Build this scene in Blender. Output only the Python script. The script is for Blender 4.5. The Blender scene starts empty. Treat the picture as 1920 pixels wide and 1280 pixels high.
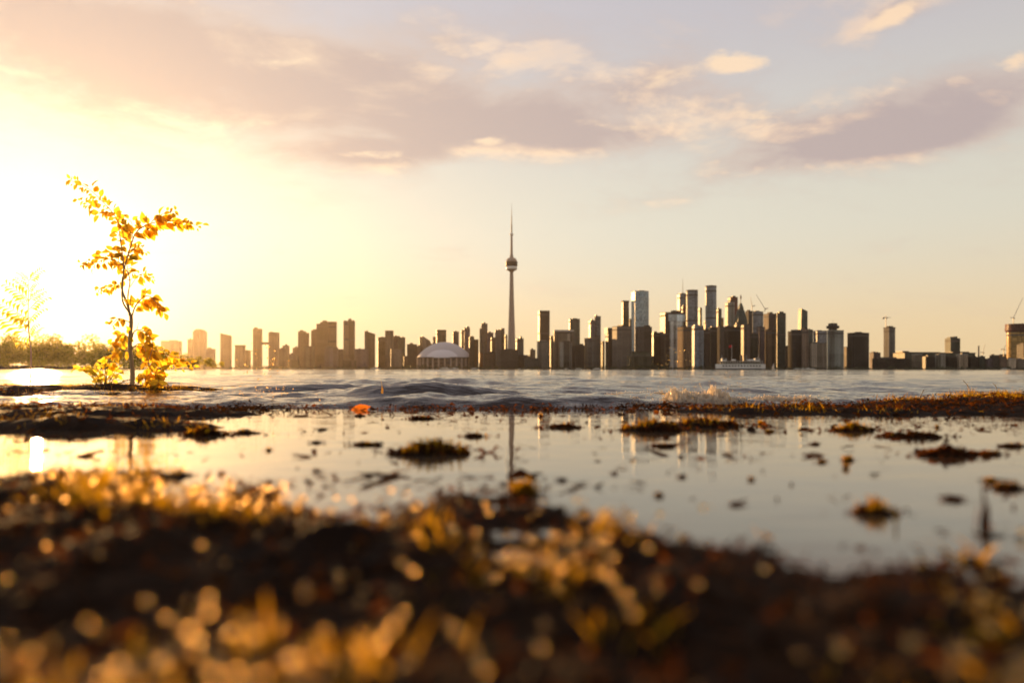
import bpy, bmesh, math, random
import numpy as np
from mathutils import Vector, Matrix, Euler

R = math.radians
random.seed(7)
rng = np.random.default_rng(11)
sc = bpy.context.scene
C = sc.collection

# ------------------------------------------------------------------ camera
CAMZ = 0.15                 # the lens is a hand's breadth above the wet mud
F = 1337.0                  # focal length expressed in photograph pixels (1920 wide)
cd = bpy.data.cameras.new('camera')
cam = bpy.data.objects.new('camera', cd)
C.objects.link(cam)
cam.location = (0, 0, CAMZ)
cam.rotation_euler = (R(90), R(-0.05), 0)
cd.sensor_width = 36.0
cd.lens = 36.0 * F / 1920.0
cd.shift_y = (692.0 - 640.0) / 1920.0
cd.clip_start = 0.02
cd.clip_end = 60000
cd.dof.use_dof = True
cd.dof.focus_distance = 5.2
cd.dof.aperture_fstop = 2.1
cd.dof.aperture_blades = 0
sc.camera = cam

# ------------------------------------------------------------------ sun and sky
SUN_AZ = math.atan2(70 - 960, F)                       # left of the view axis
SUN_EL = R(4.9)
sun_dir = Vector((math.sin(SUN_AZ) * math.cos(SUN_EL), math.cos(SUN_AZ) * math.cos(SUN_EL), math.sin(SUN_EL)))
sl = bpy.data.lights.new('sun', 'SUN')
sl.energy = 4.2
sl.angle = R(0.55)
sl.color = (1.0, 0.55, 0.20)
sun = bpy.data.objects.new('sun', sl)
C.objects.link(sun)
sun.rotation_euler = (-sun_dir).to_track_quat('-Z', 'Y').to_euler()
sun.location = (-40, 60, 40)

sc.view_settings.view_transform = 'Standard'
sc.view_settings.look = 'None'
sc.view_settings.exposure = 1.3
sc.view_settings.gamma = 1.0
sc.view_settings.use_curve_mapping = False
sc.render.engine = 'CYCLES'
cy = sc.cycles
cy.max_bounces = 6
cy.diffuse_bounces = 2
cy.glossy_bounces = 3
cy.transmission_bounces = 4
cy.transparent_max_bounces = 6
cy.volume_bounces = 0
cy.sample_clamp_indirect = 40
cy.caustics_reflective = False
cy.caustics_refractive = False
cy.use_denoising = True


class NT:
    """small helper that wires shader nodes"""
    def __init__(self, tree):
        self.t = tree
        self.n = tree.nodes
        self.l = tree.links

    def node(self, typ, **kw):
        nd = self.n.new(typ)
        for k, v in kw.items():
            setattr(nd, k, v)
        return nd

    def put(self, sock, v):
        if hasattr(v, 'is_output') or isinstance(v, bpy.types.NodeSocket):
            self.l.new(v, sock)
        elif isinstance(v, (tuple, list)):
            if len(v) == 3 and sock.type == 'RGBA':
                v = (*v, 1)
            sock.default_value = v
        else:
            sock.default_value = v

    def m(self, op, a, b=0.0, c=0.0, clamp=False):
        nd = self.node('ShaderNodeMath', operation=op, use_clamp=clamp)
        self.put(nd.inputs[0], a)
        if len(nd.inputs) > 1:
            self.put(nd.inputs[1], b)
        if len(nd.inputs) > 2:
            self.put(nd.inputs[2], c)
        return nd.outputs[0]

    def v(self, op, a, b=(0, 0, 0), s=None):
        nd = self.node('ShaderNodeVectorMath', operation=op)
        self.put(nd.inputs[0], a)
        self.put(nd.inputs[1], b)
        if s is not None:
            self.put(nd.inputs['Scale'], s)
        return nd.outputs[1] if op in ('DOT_PRODUCT', 'LENGTH', 'DISTANCE') else nd.outputs[0]

    def sep(self, a):
        nd = self.node('ShaderNodeSeparateXYZ')
        self.put(nd.inputs[0], a)
        return nd.outputs

    def comb(self, x, y, z):
        nd = self.node('ShaderNodeCombineXYZ')
        for s, q in zip(nd.inputs, (x, y, z)):
            self.put(s, q)
        return nd.outputs[0]

    def mix(self, f, a, b, mode='MIX'):
        nd = self.node('ShaderNodeMix', data_type='RGBA', blend_type=mode)
        self.put(nd.inputs[0], f)
        self.put(nd.inputs[6], a)
        self.put(nd.inputs[7], b)
        return nd.outputs[2]

    def smooth(self, x, lo, hi):
        nd = self.node('ShaderNodeMapRange', interpolation_type='SMOOTHSTEP')
        self.put(nd.inputs[0], x)
        nd.inputs[1].default_value = lo
        nd.inputs[2].default_value = hi
        return nd.outputs[0]

    def noise(self, vec, scale, detail=4, rough=0.55, dist=0.0):
        nd = self.node('ShaderNodeTexNoise')
        if vec is not None:
            self.put(nd.inputs['Vector'], vec)
        nd.inputs['Scale'].default_value = scale
        nd.inputs['Detail'].default_value = detail
        nd.inputs['Roughness'].default_value = rough
        nd.inputs['Distortion'].default_value = dist
        return nd.outputs[0]


def build_world():
    w = bpy.data.worlds.new('World')
    sc.world = w
    w.use_nodes = True
    w.node_tree.nodes.clear()
    t = NT(w.node_tree)
    d = t.node('ShaderNodeTexCoord').outputs['Generated']
    sky = t.node('ShaderNodeTexSky', sky_type='NISHITA')
    sky.sun_disc = False
    sky.sun_elevation = SUN_EL
    sky.sun_rotation = SUN_AZ
    sky.air_density = 1.3
    sky.dust_density = 3.0
    sky.ozone_density = 1.6
    x, y, z = t.sep(d)
    zc = t.m('MAXIMUM', z, 0.0)
    el = t.m('ARCSINE', zc)
    az = t.m('ARCTAN2', x, y)
    # one cloud deck seen in perspective, the same noise all round the sky
    inv = t.m('DIVIDE', 1.0, t.m('ADD', zc, 0.22))
    p = t.comb(t.m('MULTIPLY', x, inv), t.m('MULTIPLY', t.m('MULTIPLY', y, inv), 1.25), 0.0)
    off = t.v('ADD', p, (math.sin(SUN_AZ) * 0.10, math.cos(SUN_AZ) * 0.14, 0.0))

    def fbm(vec):
        big = t.noise(vec, 2.1, 10, 0.61, 0.25)
        return big
    n0 = fbm(p)
    n1 = fbm(off)
    # cloud banks: centre (photo pixels), half sizes, tilt, weight
    banks = [(560, 160, 620, 95, -0.10, 0.30), (220, 150, 600, 150, 0.0, 0.30), (1000, 205, 330, 60, 0.10, 0.20),
             (1250, 140, 150, 45, 0.22, 0.21), (1800, 192, 430, 66, 0.17, 0.46), (1640, 268, 250, 28, 0.0, 0.28),
             (1130, 262, 230, 30, 0.0, 0.24), (690, 292, 150, 22, 0.05, 0.22), (1670, 30, 85, 26, 0.28, 0.24),
             (1010, 70, 420, 60, 0.0, 0.15), (1420, 215, 110, 30, -0.3, 0.16)]
    cov = None
    for (px, py, rx, ry, tilt, wt) in banks:
        a0 = math.atan2(px - 960, F)
        e0 = math.atan2(692 - py, math.hypot(F, px - 960))
        ra = rx / F * math.cos(a0) ** 2
        re = ry / math.hypot(F, px - 960) * math.cos(e0) ** 2
        da = t.m('SUBTRACT', az, a0)
        de = t.m('SUBTRACT', el, e0)
        ct, st = math.cos(tilt), math.sin(tilt)
        u = t.m('MULTIPLY', t.m('ADD', t.m('MULTIPLY', da, ct), t.m('MULTIPLY', de, st)), 1 / ra)
        v = t.m('MULTIPLY', t.m('SUBTRACT', t.m('MULTIPLY', de, ct), t.m('MULTIPLY', da, st)), 1 / re)
        r2 = t.m('ADD', t.m('MULTIPLY', u, u), t.m('MULTIPLY', v, v))
        g = t.m('MULTIPLY', t.m('POWER', 2.71828, t.m('MULTIPLY', r2, -0.8)), wt)
        cov = g if cov is None else t.m('ADD', cov, g)
    # behind and above the view the deck goes on at the same broken cover
    cov = t.m('ADD', cov, t.m('MULTIPLY', t.smooth(el, 0.42, 0.75), 0.13))
    d0 = t.smooth(t.m('ADD', n0, cov), 0.55, 0.95)
    d1 = t.smooth(t.m('ADD', n1, cov), 0.55, 0.95)
    lit = t.m('MULTIPLY', t.m('SUBTRACT', d0, d1), 2.4, clamp=True)
    thin = t.m('MULTIPLY', d0, t.m('SUBTRACT', 1.0, d0))
    lit = t.m('ADD', lit, t.m('MULTIPLY', thin, 0.9), clamp=True)
    cosg = t.v('DOT_PRODUCT', d, tuple(sun_dir))
    ang = t.m('ARCCOSINE', t.m('MINIMUM', cosg, 0.99999))
    warm = t.m('POWER', 2.71828, t.m('MULTIPLY', ang, -2.1))
    dark_c = t.mix(warm, (1.85, 1.52, 1.56), (3.7, 2.8, 2.0))
    lit_c = t.mix(warm, (3.9, 2.7, 1.9), (5.2, 4.3, 2.9))
    cloud = t.mix(lit, dark_c, lit_c)
    # thin high veil that takes the blue out of the evening sky
    veil_c = t.mix(t.smooth(el, 0.0, 0.20), (3.85, 2.85, 1.6), (3.2, 3.05, 2.55))
    veil_c = t.mix(t.smooth(el, 0.16, 0.50), veil_c, (2.4, 2.27, 2.42))
    veil_c = t.v('SCALE', veil_c, s=t.m('MULTIPLY', t.m('POWER', 2.71828, t.m('MULTIPLY', ang, -0.14)), 1.12))
    base = t.mix(0.93, sky.outputs[0], veil_c)
    aure = t.m('POWER', 2.71828, t.m('MULTIPLY', ang, -5.6))
    glow = t.v('SCALE', (2.6, 2.1, 0.9), s=aure)
    base = t.v('ADD', base, glow)
    col = t.mix(t.m('MULTIPLY', d0, 0.9), base, cloud)
    # small high puffs still in full sun
    nf = t.noise(p, 5.5, 8, 0.62, 0.2)
    pc = None
    for (px, py, rx, ry, tilt, wt) in [(1262, 142, 115, 26, 0.22, 0.36), (1395, 124, 50, 22, 0.0, 0.32), (1672, 30, 80, 22, 0.28, 0.42), (1400, 214, 100, 18, -0.25, 0.26), (1905, 112, 35, 26, 0.3, 0.32),
                                       (660, 290, 130, 13, 0.05, 0.30), (905, 266, 50, 10, 0.0, 0.30), (1145, 238, 70, 16, 0.0, 0.26), (560, 116, 140, 14, 0.15, 0.24), (30, 136, 60, 12, 0.0, 0.26), (1560, 225, 60, 14, -0.3, 0.22)]:
        a0 = math.atan2(px - 960, F)
        e0 = math.atan2(692 - py, math.hypot(F, px - 960))
        ra = rx / F * math.cos(a0) ** 2
        re = ry / math.hypot(F, px - 960) * math.cos(e0) ** 2
        da = t.m('SUBTRACT', az, a0)
        de = t.m('SUBTRACT', el, e0)
        ct, st = math.cos(tilt), math.sin(tilt)
        u = t.m('MULTIPLY', t.m('ADD', t.m('MULTIPLY', da, ct), t.m('MULTIPLY', de, st)), 1 / ra)
        v = t.m('MULTIPLY', t.m('SUBTRACT', t.m('MULTIPLY', de, ct), t.m('MULTIPLY', da, st)), 1 / re)
        r2 = t.m('ADD', t.m('MULTIPLY', u, u), t.m('MULTIPLY', v, v))
        g = t.m('MULTIPLY', t.m('POWER', 2.71828, t.m('MULTIPLY', r2, -0.9)), wt)
        pc = g if pc is None else t.m('ADD', pc, g)
    pd = t.smooth(t.m('ADD', nf, pc), 0.66, 0.88)
    col = t.mix(t.m('MULTIPLY', pd, 0.85), col, t.mix(warm, (4.1, 2.95, 2.0), (5.0, 4.3, 3.0)))
    bg = t.node('ShaderNodeBackground')
    t.l.new(col, bg.inputs[0])
    bg.inputs[1].default_value = 0.10
    out = t.node('ShaderNodeOutputWorld')
    t.l.new(bg.outputs[0], out.inputs[0])


build_world()


# ------------------------------------------------------------------ helpers
def tag(o, label=None, cat=None, group=None, kind=None):
    if label:
        o['label'] = label
    if cat:
        o['category'] = cat
    if group:
        o['group'] = group
    if kind:
        o['kind'] = kind
    return o


def empty(name, loc=(0, 0, 0), rz=0.0, label=None, cat=None, group=None):
    o = bpy.data.objects.new(name, None)
    C.objects.link(o)
    o.empty_display_size = 0.1
    o.location = loc
    o.rotation_euler = (0, 0, rz)
    return tag(o, label, cat, group)


def link_mesh(name, me, m, parent=None, smooth=False, loc=None):
    o = bpy.data.objects.new(name, me)
    C.objects.link(o)
    if m is not None and not me.materials:
        me.materials.append(m)
    if parent is not None:
        o.parent = parent
    if smooth:
        me.polygons.foreach_set('use_smooth', [True] * len(me.polygons))
    if loc:
        o.location = loc
    return o


def obj(name, verts, faces, m, parent=None, smooth=False, loc=None):
    me = bpy.data.meshes.new(name)
    me.from_pydata([tuple(v) for v in verts], [], faces)
    me.update()
    return link_mesh(name, me, m, parent, smooth, loc)


def arr_mesh(name, V, Fq):
    """mesh from numpy arrays; Fq is (n, k) with k corners for every face"""
    V = np.asarray(V, dtype=np.float32).reshape(-1, 3)
    Fq = np.asarray(Fq, dtype=np.int32)
    n, k = Fq.shape
    me = bpy.data.meshes.new(name)
    me.vertices.add(len(V))
    me.vertices.foreach_set('co', V.ravel())
    me.loops.add(n * k)
    me.loops.foreach_set('vertex_index', Fq.ravel())
    me.polygons.add(n)
    me.polygons.foreach_set('loop_start', np.arange(0, n * k, k, dtype=np.int32))
    me.polygons.foreach_set('loop_total', np.full(n, k, dtype=np.int32))
    me.update(calc_edges=True)
    me.validate()
    return me


def prism(poly, z0, z1, top=None):
    """closed prism over a plan polygon; top gives another polygon for the upper ring"""
    n = len(poly)
    top = top or poly
    z1s = z1 if isinstance(z1, (list, tuple)) else [z1] * n
    vs = [(x, y, z0) for x, y in poly] + [(x, y, z1s[i]) for i, (x, y) in enumerate(top)]
    fs = [(i, (i + 1) % n, n + (i + 1) % n, n + i) for i in range(n)]
    fs.append(tuple(range(n, 2 * n)))
    fs.append(tuple(range(n - 1, -1, -1)))
    return vs, fs


def rect(w, d, cx=0, cy=0):
    return [(cx - w / 2, cy - d / 2), (cx + w / 2, cy - d / 2), (cx + w / 2, cy + d / 2), (cx - w / 2, cy + d / 2)]


def lathe(prof, n=24, scale=(1, 1)):
    vs, fs = [], []
    for r, z in prof:
        for i in range(n):
            a = 2 * math.pi * i / n
            vs.append((r * math.cos(a) * scale[0], r * math.sin(a) * scale[1], z))
    for k in range(len(prof) - 1):
        for i in range(n):
            j = (i + 1) % n
            fs.append((k * n + i, k * n + j, (k + 1) * n + j, (k + 1) * n + i))
    fs.append(tuple(range(n - 1, -1, -1)))
    fs.append(tuple((len(prof) - 1) * n + i for i in range(n)))
    return vs, fs


def tube(pts, radii, n=6):
    vs, fs = [], []
    pts = [Vector(p) for p in pts]
    for i, p in enumerate(pts):
        tng = (pts[min(i + 1, len(pts) - 1)] - pts[max(i - 1, 0)]).normalized()
        a = tng.orthogonal().normalized() if abs(tng.z) > 0.95 else tng.cross(Vector((0, 0, 1))).normalized()
        b = tng.cross(a)
        r = radii[i] if isinstance(radii, (list, tuple)) else radii
        for k in range(n):
            q = 2 * math.pi * k / n
            vs.append(tuple(p + (a * math.cos(q) + b * math.sin(q)) * r))
    for i in range(len(pts) - 1):
        for k in range(n):
            j = (k + 1) % n
            fs.append((i * n + k, i * n + j, (i + 1) * n + j, (i + 1) * n + k))
    fs.append(tuple(range(n - 1, -1, -1)))
    fs.append(tuple((len(pts) - 1) * n + k for k in range(n)))
    return vs, fs


def smoothcurve(pts, sub=6):
    """Catmull-Rom through the points"""
    P = [Vector(p) for p in pts]
    P = [P[0] * 2 - P[1]] + P + [P[-1] * 2 - P[-2]]
    out = []
    for i in range(1, len(P) - 2):
        for s in range(sub):
            u = s / sub
            a, b, c, d = P[i - 1], P[i], P[i + 1], P[i + 2]
            out.append(0.5 * ((2 * b) + (c - a) * u + (2 * a - 5 * b + 4 * c - d) * u * u + (3 * b - a - 3 * c + d) * u ** 3))
    out.append(P[-2])
    return out


def WX(px, Y):
    return (px - 960.0) / F * Y


def WZ(py, Y):
    return CAMZ - (py - 692.0) / F * Y


# value noise in numpy for the terrain and the water
def _hash(ix, iy, seed):
    h = (ix.astype(np.int64) * 374761393 + iy.astype(np.int64) * 668265263 + seed * 974711) & 0x7fffffff
    h = ((h ^ (h >> 13)) * 1274126177) & 0x7fffffff
    return ((h ^ (h >> 16)) & 0xffff) / 65535.0


def vnoise(x, y, seed=0):
    ix, iy = np.floor(x), np.floor(y)
    fx, fy = x - ix, y - iy
    fx = fx * fx * (3 - 2 * fx)
    fy = fy * fy * (3 - 2 * fy)
    a, b = _hash(ix, iy, seed), _hash(ix + 1, iy, seed)
    c, d = _hash(ix, iy + 1, seed), _hash(ix + 1, iy + 1, seed)
    return (a * (1 - fx) + b * fx) * (1 - fy) + (c * (1 - fx) + d * fx) * fy


def fbm2(x, y, seed=0, oct=4):
    s, a, tot = 0, 1.0, 0
    for k in range(oct):
        s = s + a * vnoise(x * 2 ** k, y * 2 ** k, seed + k * 17)
        tot += a
        a *= 0.5
    return s / tot


def sstep(x, lo, hi):
    u = np.clip((x - lo) / (hi - lo), 0, 1)
    return u * u * (3 - 2 * u)


# ------------------------------------------------------------------ materials
def mat(name, col, rough=0.6, spec=0.5, metal=0.0, vary=0.0, vscale=8.0, bump=0.0, bscale=30.0, **kw):
    m = bpy.data.materials.new(name)
    m.use_nodes = True
    t = NT(m.node_tree)
    b = t.n['Principled BSDF']
    b.inputs['Roughness'].default_value = rough
    b.inputs['Specular IOR Level'].default_value = spec
    b.inputs['Metallic'].default_value = metal
    for k, v in kw.items():
        b.inputs[k].default_value = v
    if vary or bump:
        co = t.node('ShaderNodeTexCoord').outputs['Object']
        n = t.noise(co, vscale, 5, 0.6)
        f = t.m('ADD', t.m('MULTIPLY', t.m('SUBTRACT', n, 0.5), 2 * vary), 1.0)
        t.l.new(t.v('SCALE', tuple(col), s=f), b.inputs['Base Color'])
        if bump:
            bp = t.node('ShaderNodeBump')
            bp.inputs['Strength'].default_value = bump
            bp.inputs['Distance'].default_value = 0.02
            t.l.new(t.noise(co, bscale, 5, 0.6), bp.inputs['Height'])
            t.l.new(bp.outputs[0], b.inputs['Normal'])
    else:
        b.inputs['Base Color'].default_value = (*col, 1)
    return m


def leaf_mat(name, col, trans, share=0.55, rough=0.4, spec=0.3):
    """thin leaf: reflects a little, lets the low sun through"""
    m = bpy.data.materials.new(name)
    m.use_nodes = True
    t = NT(m.node_tree)
    t.n.clear()
    info = t.node('ShaderNodeObjectInfo').outputs['Random']
    geo = t.node('ShaderNodeNewGeometry').outputs['Random Per Island']
    r = t.m('FRACT', t.m('ADD', info, geo))
    f = t.m('ADD', t.m('MULTIPLY', r, 0.7), 0.62)
    dc = t.v('SCALE', tuple(col), s=f)
    tc = t.v('SCALE', tuple(trans), s=f)
    df = t.node('ShaderNodeBsdfPrincipled')
    t.l.new(dc, df.inputs['Base Color'])
    df.inputs['Roughness'].default_value = rough
    df.inputs['Specular IOR Level'].default_value = spec
    tr = t.node('ShaderNodeBsdfTranslucent')
    t.l.new(tc, tr.inputs[0])
    mx = t.node('ShaderNodeMixShader')
    mx.inputs[0].default_value = share
    t.l.new(df.outputs[0], mx.inputs[1])
    t.l.new(tr.outputs[0], mx.inputs[2])
    o = t.node('ShaderNodeOutputMaterial')
    t.l.new(mx.outputs[0], o.inputs[0])
    return m


def facade(name, wall, glass, floor=3.6, bay=3.2, share=0.5, wrough=0.7, grough=0.42, gspec=0.22, k=0.52):
    """floors and bays too far off to tell apart: spandrels of wall, bands of glass"""
    m = bpy.data.materials.new(name)
    m.use_nodes = True
    t = NT(m.node_tree)
    b = t.n['Principled BSDF']
    co = t.node('ShaderNodeTexCoord').outputs['Object']
    rnd = t.node('ShaderNodeObjectInfo').outputs['Random']
    x, y, z = t.sep(co)
    fz = t.m('FRACT', t.m('DIVIDE', z, floor))
    u = t.m('ADD', x, t.m('MULTIPLY', y, 1.03))
    fu = t.m('FRACT', t.m('DIVIDE', u, bay))
    gz = t.m('GREATER_THAN', fz, 1 - math.sqrt(share) * 0.95)
    gu = t.m('GREATER_THAN', fu, 1 - math.sqrt(share) * 1.02)
    g = t.m('MULTIPLY', gz, gu)
    cell = t.comb(t.m('FLOOR', t.m('DIVIDE', u, bay)), t.m('FLOOR', t.m('DIVIDE', z, floor)), rnd)
    wn = t.node('ShaderNodeTexWhiteNoise')
    t.l.new(cell, wn.inputs['Vector'])
    gc = t.v('SCALE', tuple(glass), s=t.m('ADD', 0.5, wn.outputs[0]))
    stain = t.noise(t.comb(t.m('MULTIPLY', u, 0.25), t.m('MULTIPLY', z, 0.02), rnd), 1.0, 4, 0.6)
    wide = t.node('ShaderNodeTexWhiteNoise')
    t.l.new(t.comb(t.m('FLOOR', t.m('DIVIDE', u, bay * 3.4)), rnd, 0.0), wide.inputs['Vector'])
    band = t.node('ShaderNodeTexWhiteNoise')
    t.l.new(t.comb(t.m('FLOOR', t.m('DIVIDE', z, floor * 7)), rnd, 3.0), band.inputs['Vector'])
    tone = t.m('ADD', t.m('MULTIPLY', wide.outputs[0], 1.0), t.m('MULTIPLY', band.outputs[0], 0.35))
    wc = t.v('SCALE', tuple(q * k for q in wall), s=t.m('ADD', t.m('ADD', 0.02, t.m('MULTIPLY', stain, 0.4)), t.m('ADD', tone, t.m('MULTIPLY', t.m('SUBTRACT', rnd, 0.5), 0.8))))
    hue = t.node('ShaderNodeTexWhiteNoise')
    t.l.new(t.comb(rnd, 7.0, 1.0), hue.inputs['Vector'])
    tint = t.mix(hue.outputs[0], (1.15, 0.98, 0.86), (0.72, 0.95, 1.18))
    wc = t.mix(1.0, wc, tint, 'MULTIPLY')
    t.l.new(t.mix(g, wc, gc), b.inputs['Base Color'])
    rr = t.m('ADD', wrough, t.m('MULTIPLY', g, grough - wrough))
    t.l.new(rr, b.inputs['Roughness'])
    sp = t.m('ADD', 0.04, t.m('MULTIPLY', g, gspec - 0.04))
    t.l.new(sp, b.inputs['Specular IOR Level'])
    return m


M = {}
M['brown'] = facade('facade_brown', (0.28, 0.20, 0.155), (0.045, 0.042, 0.04))
M['tan'] = facade('facade_tan', (0.44, 0.33, 0.24), (0.06, 0.05, 0.045), share=0.42)
M['mauve'] = facade('facade_mauve', (0.30, 0.225, 0.24), (0.06, 0.05, 0.06))
M['grey'] = facade('facade_grey', (0.33, 0.29, 0.25), (0.05, 0.05, 0.045))
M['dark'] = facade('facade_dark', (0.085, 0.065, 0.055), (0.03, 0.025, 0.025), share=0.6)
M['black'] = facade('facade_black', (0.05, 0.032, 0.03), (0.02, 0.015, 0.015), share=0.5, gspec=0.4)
M['olive'] = facade('facade_olive', (0.16, 0.16, 0.11), (0.04, 0.045, 0.035))
M['green'] = facade('facade_green', (0.14, 0.16, 0.14), (0.04, 0.06, 0.055), share=0.6)
M['white'] = facade('facade_white', (0.80, 0.74, 0.64), (0.66, 0.62, 0.54), share=0.25, k=1.0)
M['cream'] = facade('facade_cream', (0.46, 0.39, 0.30), (0.10, 0.09, 0.07), share=0.4, k=0.9)
M['stripe'] = facade('facade_stripe', (0.40, 0.38, 0.33), (0.04, 0.04, 0.04), floor=3.1, bay=6.5, share=0.4, k=0.95)
M['blueglass'] = facade('facade_blue_glass', (0.36, 0.44, 0.46), (0.24, 0.33, 0.37), floor=4, bay=3, share=0.85, wrough=0.6, grough=0.4, gspec=0.15, k=0.9)  # blue of the reflected sky put into the base colour
M['greyglass'] = facade('facade_grey_glass', (0.32, 0.33, 0.34), (0.17, 0.19, 0.21), floor=4, bay=3, share=0.6, wrough=0.6, grough=0.4, gspec=0.15, k=0.9)
M['orange'] = facade('facade_brick_sunlit', (0.42, 0.20, 0.09), (0.06, 0.04, 0.03), share=0.35)  # brick, and sunset orange put into the colour of sunlit blocks
M['gold'] = facade('facade_sunset_gold', (0.42, 0.27, 0.10), (0.35, 0.22, 0.07), share=0.8, wrough=0.3, grough=0.1)  # sunset light put into wall and glass colour as gold
M['red'] = facade('facade_red', (0.21, 0.06, 0.05), (0.08, 0.03, 0.03), share=0.5)
M['concrete'] = mat('tower_concrete', (0.34, 0.27, 0.23), 0.85, 0.3, vary=0.15, vscale=0.05)
M['roof_dark'] = mat('roof_dark', (0.06, 0.052, 0.05), 0.8)
M['roof_light'] = mat('roof_light', (0.45, 0.42, 0.38), 0.7)
M['dome'] = mat('dome_membrane', (0.52, 0.50, 0.52), 0.55, vary=0.05, vscale=0.05)
M['dome_rim'] = mat('dome_rim', (0.36, 0.34, 0.35), 0.6)
M['steel'] = mat('painted_steel', (0.30, 0.27, 0.23), 0.5)
M['whitepaint'] = mat('white_paint', (0.72, 0.70, 0.66), 0.35, vary=0.06, vscale=0.6)
M['bluepaint'] = mat('dark_hull_paint', (0.03, 0.03, 0.045), 0.4)
M['redflag'] = mat('red_flag', (0.55, 0.03, 0.03), 0.8)
M['windowdark'] = mat('dark_window', (0.02, 0.02, 0.022), 0.1, 0.8)
M['sail'] = mat('sail_cloth', (0.78, 0.66, 0.56), 0.8)
M['bark'] = mat('bark', (0.42, 0.28, 0.13), 0.8, vary=0.3, vscale=40)
M['leaf'] = leaf_mat('leaf', (0.20, 0.13, 0.015), (0.95, 0.60, 0.04), 0.80)
M['leafpale'] = leaf_mat('leaf_pale', (0.20, 0.16, 0.015), (0.92, 0.74, 0.08), 0.82)
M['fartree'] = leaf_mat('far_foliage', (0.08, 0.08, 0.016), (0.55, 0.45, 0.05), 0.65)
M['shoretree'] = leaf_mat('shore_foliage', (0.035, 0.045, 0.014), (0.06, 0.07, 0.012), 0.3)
M['grass'] = leaf_mat('grass_blade', (0.040, 0.036, 0.005), (0.58, 0.31, 0.007), 0.62, 0.6, 0.03)
M['weed'] = leaf_mat('wet_weed', (0.024, 0.010, 0.004), (0.20, 0.06, 0.006), 0.35, 0.7, 0.02)
M['deadleaf'] = leaf_mat('dead_leaf', (0.40, 0.11, 0.012), (0.75, 0.20, 0.01), 0.5, 0.5)
M['land'] = mat('city_land', (0.06, 0.055, 0.045), 0.9)
M['quay'] = mat('quay_wall', (0.06, 0.05, 0.045), 0.9, vary=0.3, vscale=0.05)


def water_mat(name, body, ripple, scale, rough, ior=1.333, spec=0.5):
    m = bpy.data.materials.new(name)
    m.use_nodes = True
    t = NT(m.node_tree)
    b = t.n['Principled BSDF']
    b.inputs['Base Color'].default_value = (*body, 1)
    b.inputs['Roughness'].default_value = rough
    b.inputs['IOR'].default_value = ior
    b.inputs['Specular IOR Level'].default_value = spec
    co = t.node('ShaderNodeTexCoord').outputs['Object']
    mp = t.v('MULTIPLY', co, (0.6, 1.5, 1.0))
    n = t.m('ADD', t.noise(mp, scale, 4, 0.55), t.m('MULTIPLY', t.noise(mp, scale * 3.1, 3, 0.55), 0.38))
    bp = t.node('ShaderNodeBump')
    bp.inputs['Strength'].default_value = 1.0
    bp.inputs['Distance'].default_value = ripple
    t.l.new(n, bp.inputs['Height'])
    t.l.new(bp.outputs[0], b.inputs['Normal'])
    return m


M['lake'] = water_mat('lake_water', (0.022, 0.010, 0.006), 0.009, 17.0, 0.04, 1.333, 0.5)
M['puddle'] = water_mat('puddle_water', (0.060, 0.042, 0.026), 0.0015, 6.0, 0.02, 1.6)


def mud_mat():
    m = bpy.data.materials.new('wet_mud')
    m.use_nodes = True
    t = NT(m.node_tree)
    b = t.n['Principled BSDF']
    co = t.node('ShaderNodeTexCoord').outputs['Object']
    n = t.noise(co, 9.0, 6, 0.65)
    n2 = t.noise(co, 60.0, 5, 0.6)
    c = t.mix(t.smooth(n, 0.35, 0.7), (0.011, 0.006, 0.004), (0.030, 0.016, 0.009))
    c = t.mix(t.smooth(n2, 0.55, 0.75), c, (0.045, 0.027, 0.014))
    t.l.new(c, b.inputs['Base Color'])
    t.l.new(t.m('ADD', 0.55, t.m('MULTIPLY', n, 0.4)), b.inputs['Roughness'])
    b.inputs['Specular IOR Level'].default_value = 0.03
    bp = t.node('ShaderNodeBump')
    bp.inputs['Strength'].default_value = 0.8
    bp.inputs['Distance'].default_value = 0.006
    t.l.new(t.noise(co, 130.0, 6, 0.65), bp.inputs['Height'])
    t.l.new(bp.outputs[0], b.inputs['Normal'])
    return m


M['mud'] = mud_mat()
dm = mat('sun_tinted_drop', (1, 0.66, 0.25), 0.20, 0.5)  # amber tint puts the sun's gold into the clear drops
dm.node_tree.nodes['Principled BSDF'].inputs['Transmission Weight'].default_value = 1.0
dm.node_tree.nodes['Principled BSDF'].inputs['IOR'].default_value = 1.33
M['drop'] = dm


def foam_mat():
    m = bpy.data.materials.new('foaming_water')
    m.use_nodes = True
    t = NT(m.node_tree)
    t.n.clear()
    g = t.node('ShaderNodeBsdfPrincipled')
    g.inputs['Base Color'].default_value = (0.75, 0.66, 0.56, 1)
    g.inputs['Roughness'].default_value = 0.12
    tr = t.node('ShaderNodeBsdfTranslucent')
    tr.inputs[0].default_value = (0.98, 0.88, 0.72, 1)
    mx = t.node('ShaderNodeMixShader')
    mx.inputs[0].default_value = 0.8
    t.l.new(g.outputs[0], mx.inputs[1])
    t.l.new(tr.outputs[0], mx.inputs[2])
    o = t.node('ShaderNodeOutputMaterial')
    t.l.new(mx.outputs[0], o.inputs[0])
    return m


M['foam'] = foam_mat()
M['pebble'] = mat('wet_clod', (0.016, 0.008, 0.005), 0.6, 0.03, vary=0.4, vscale=40)


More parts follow.
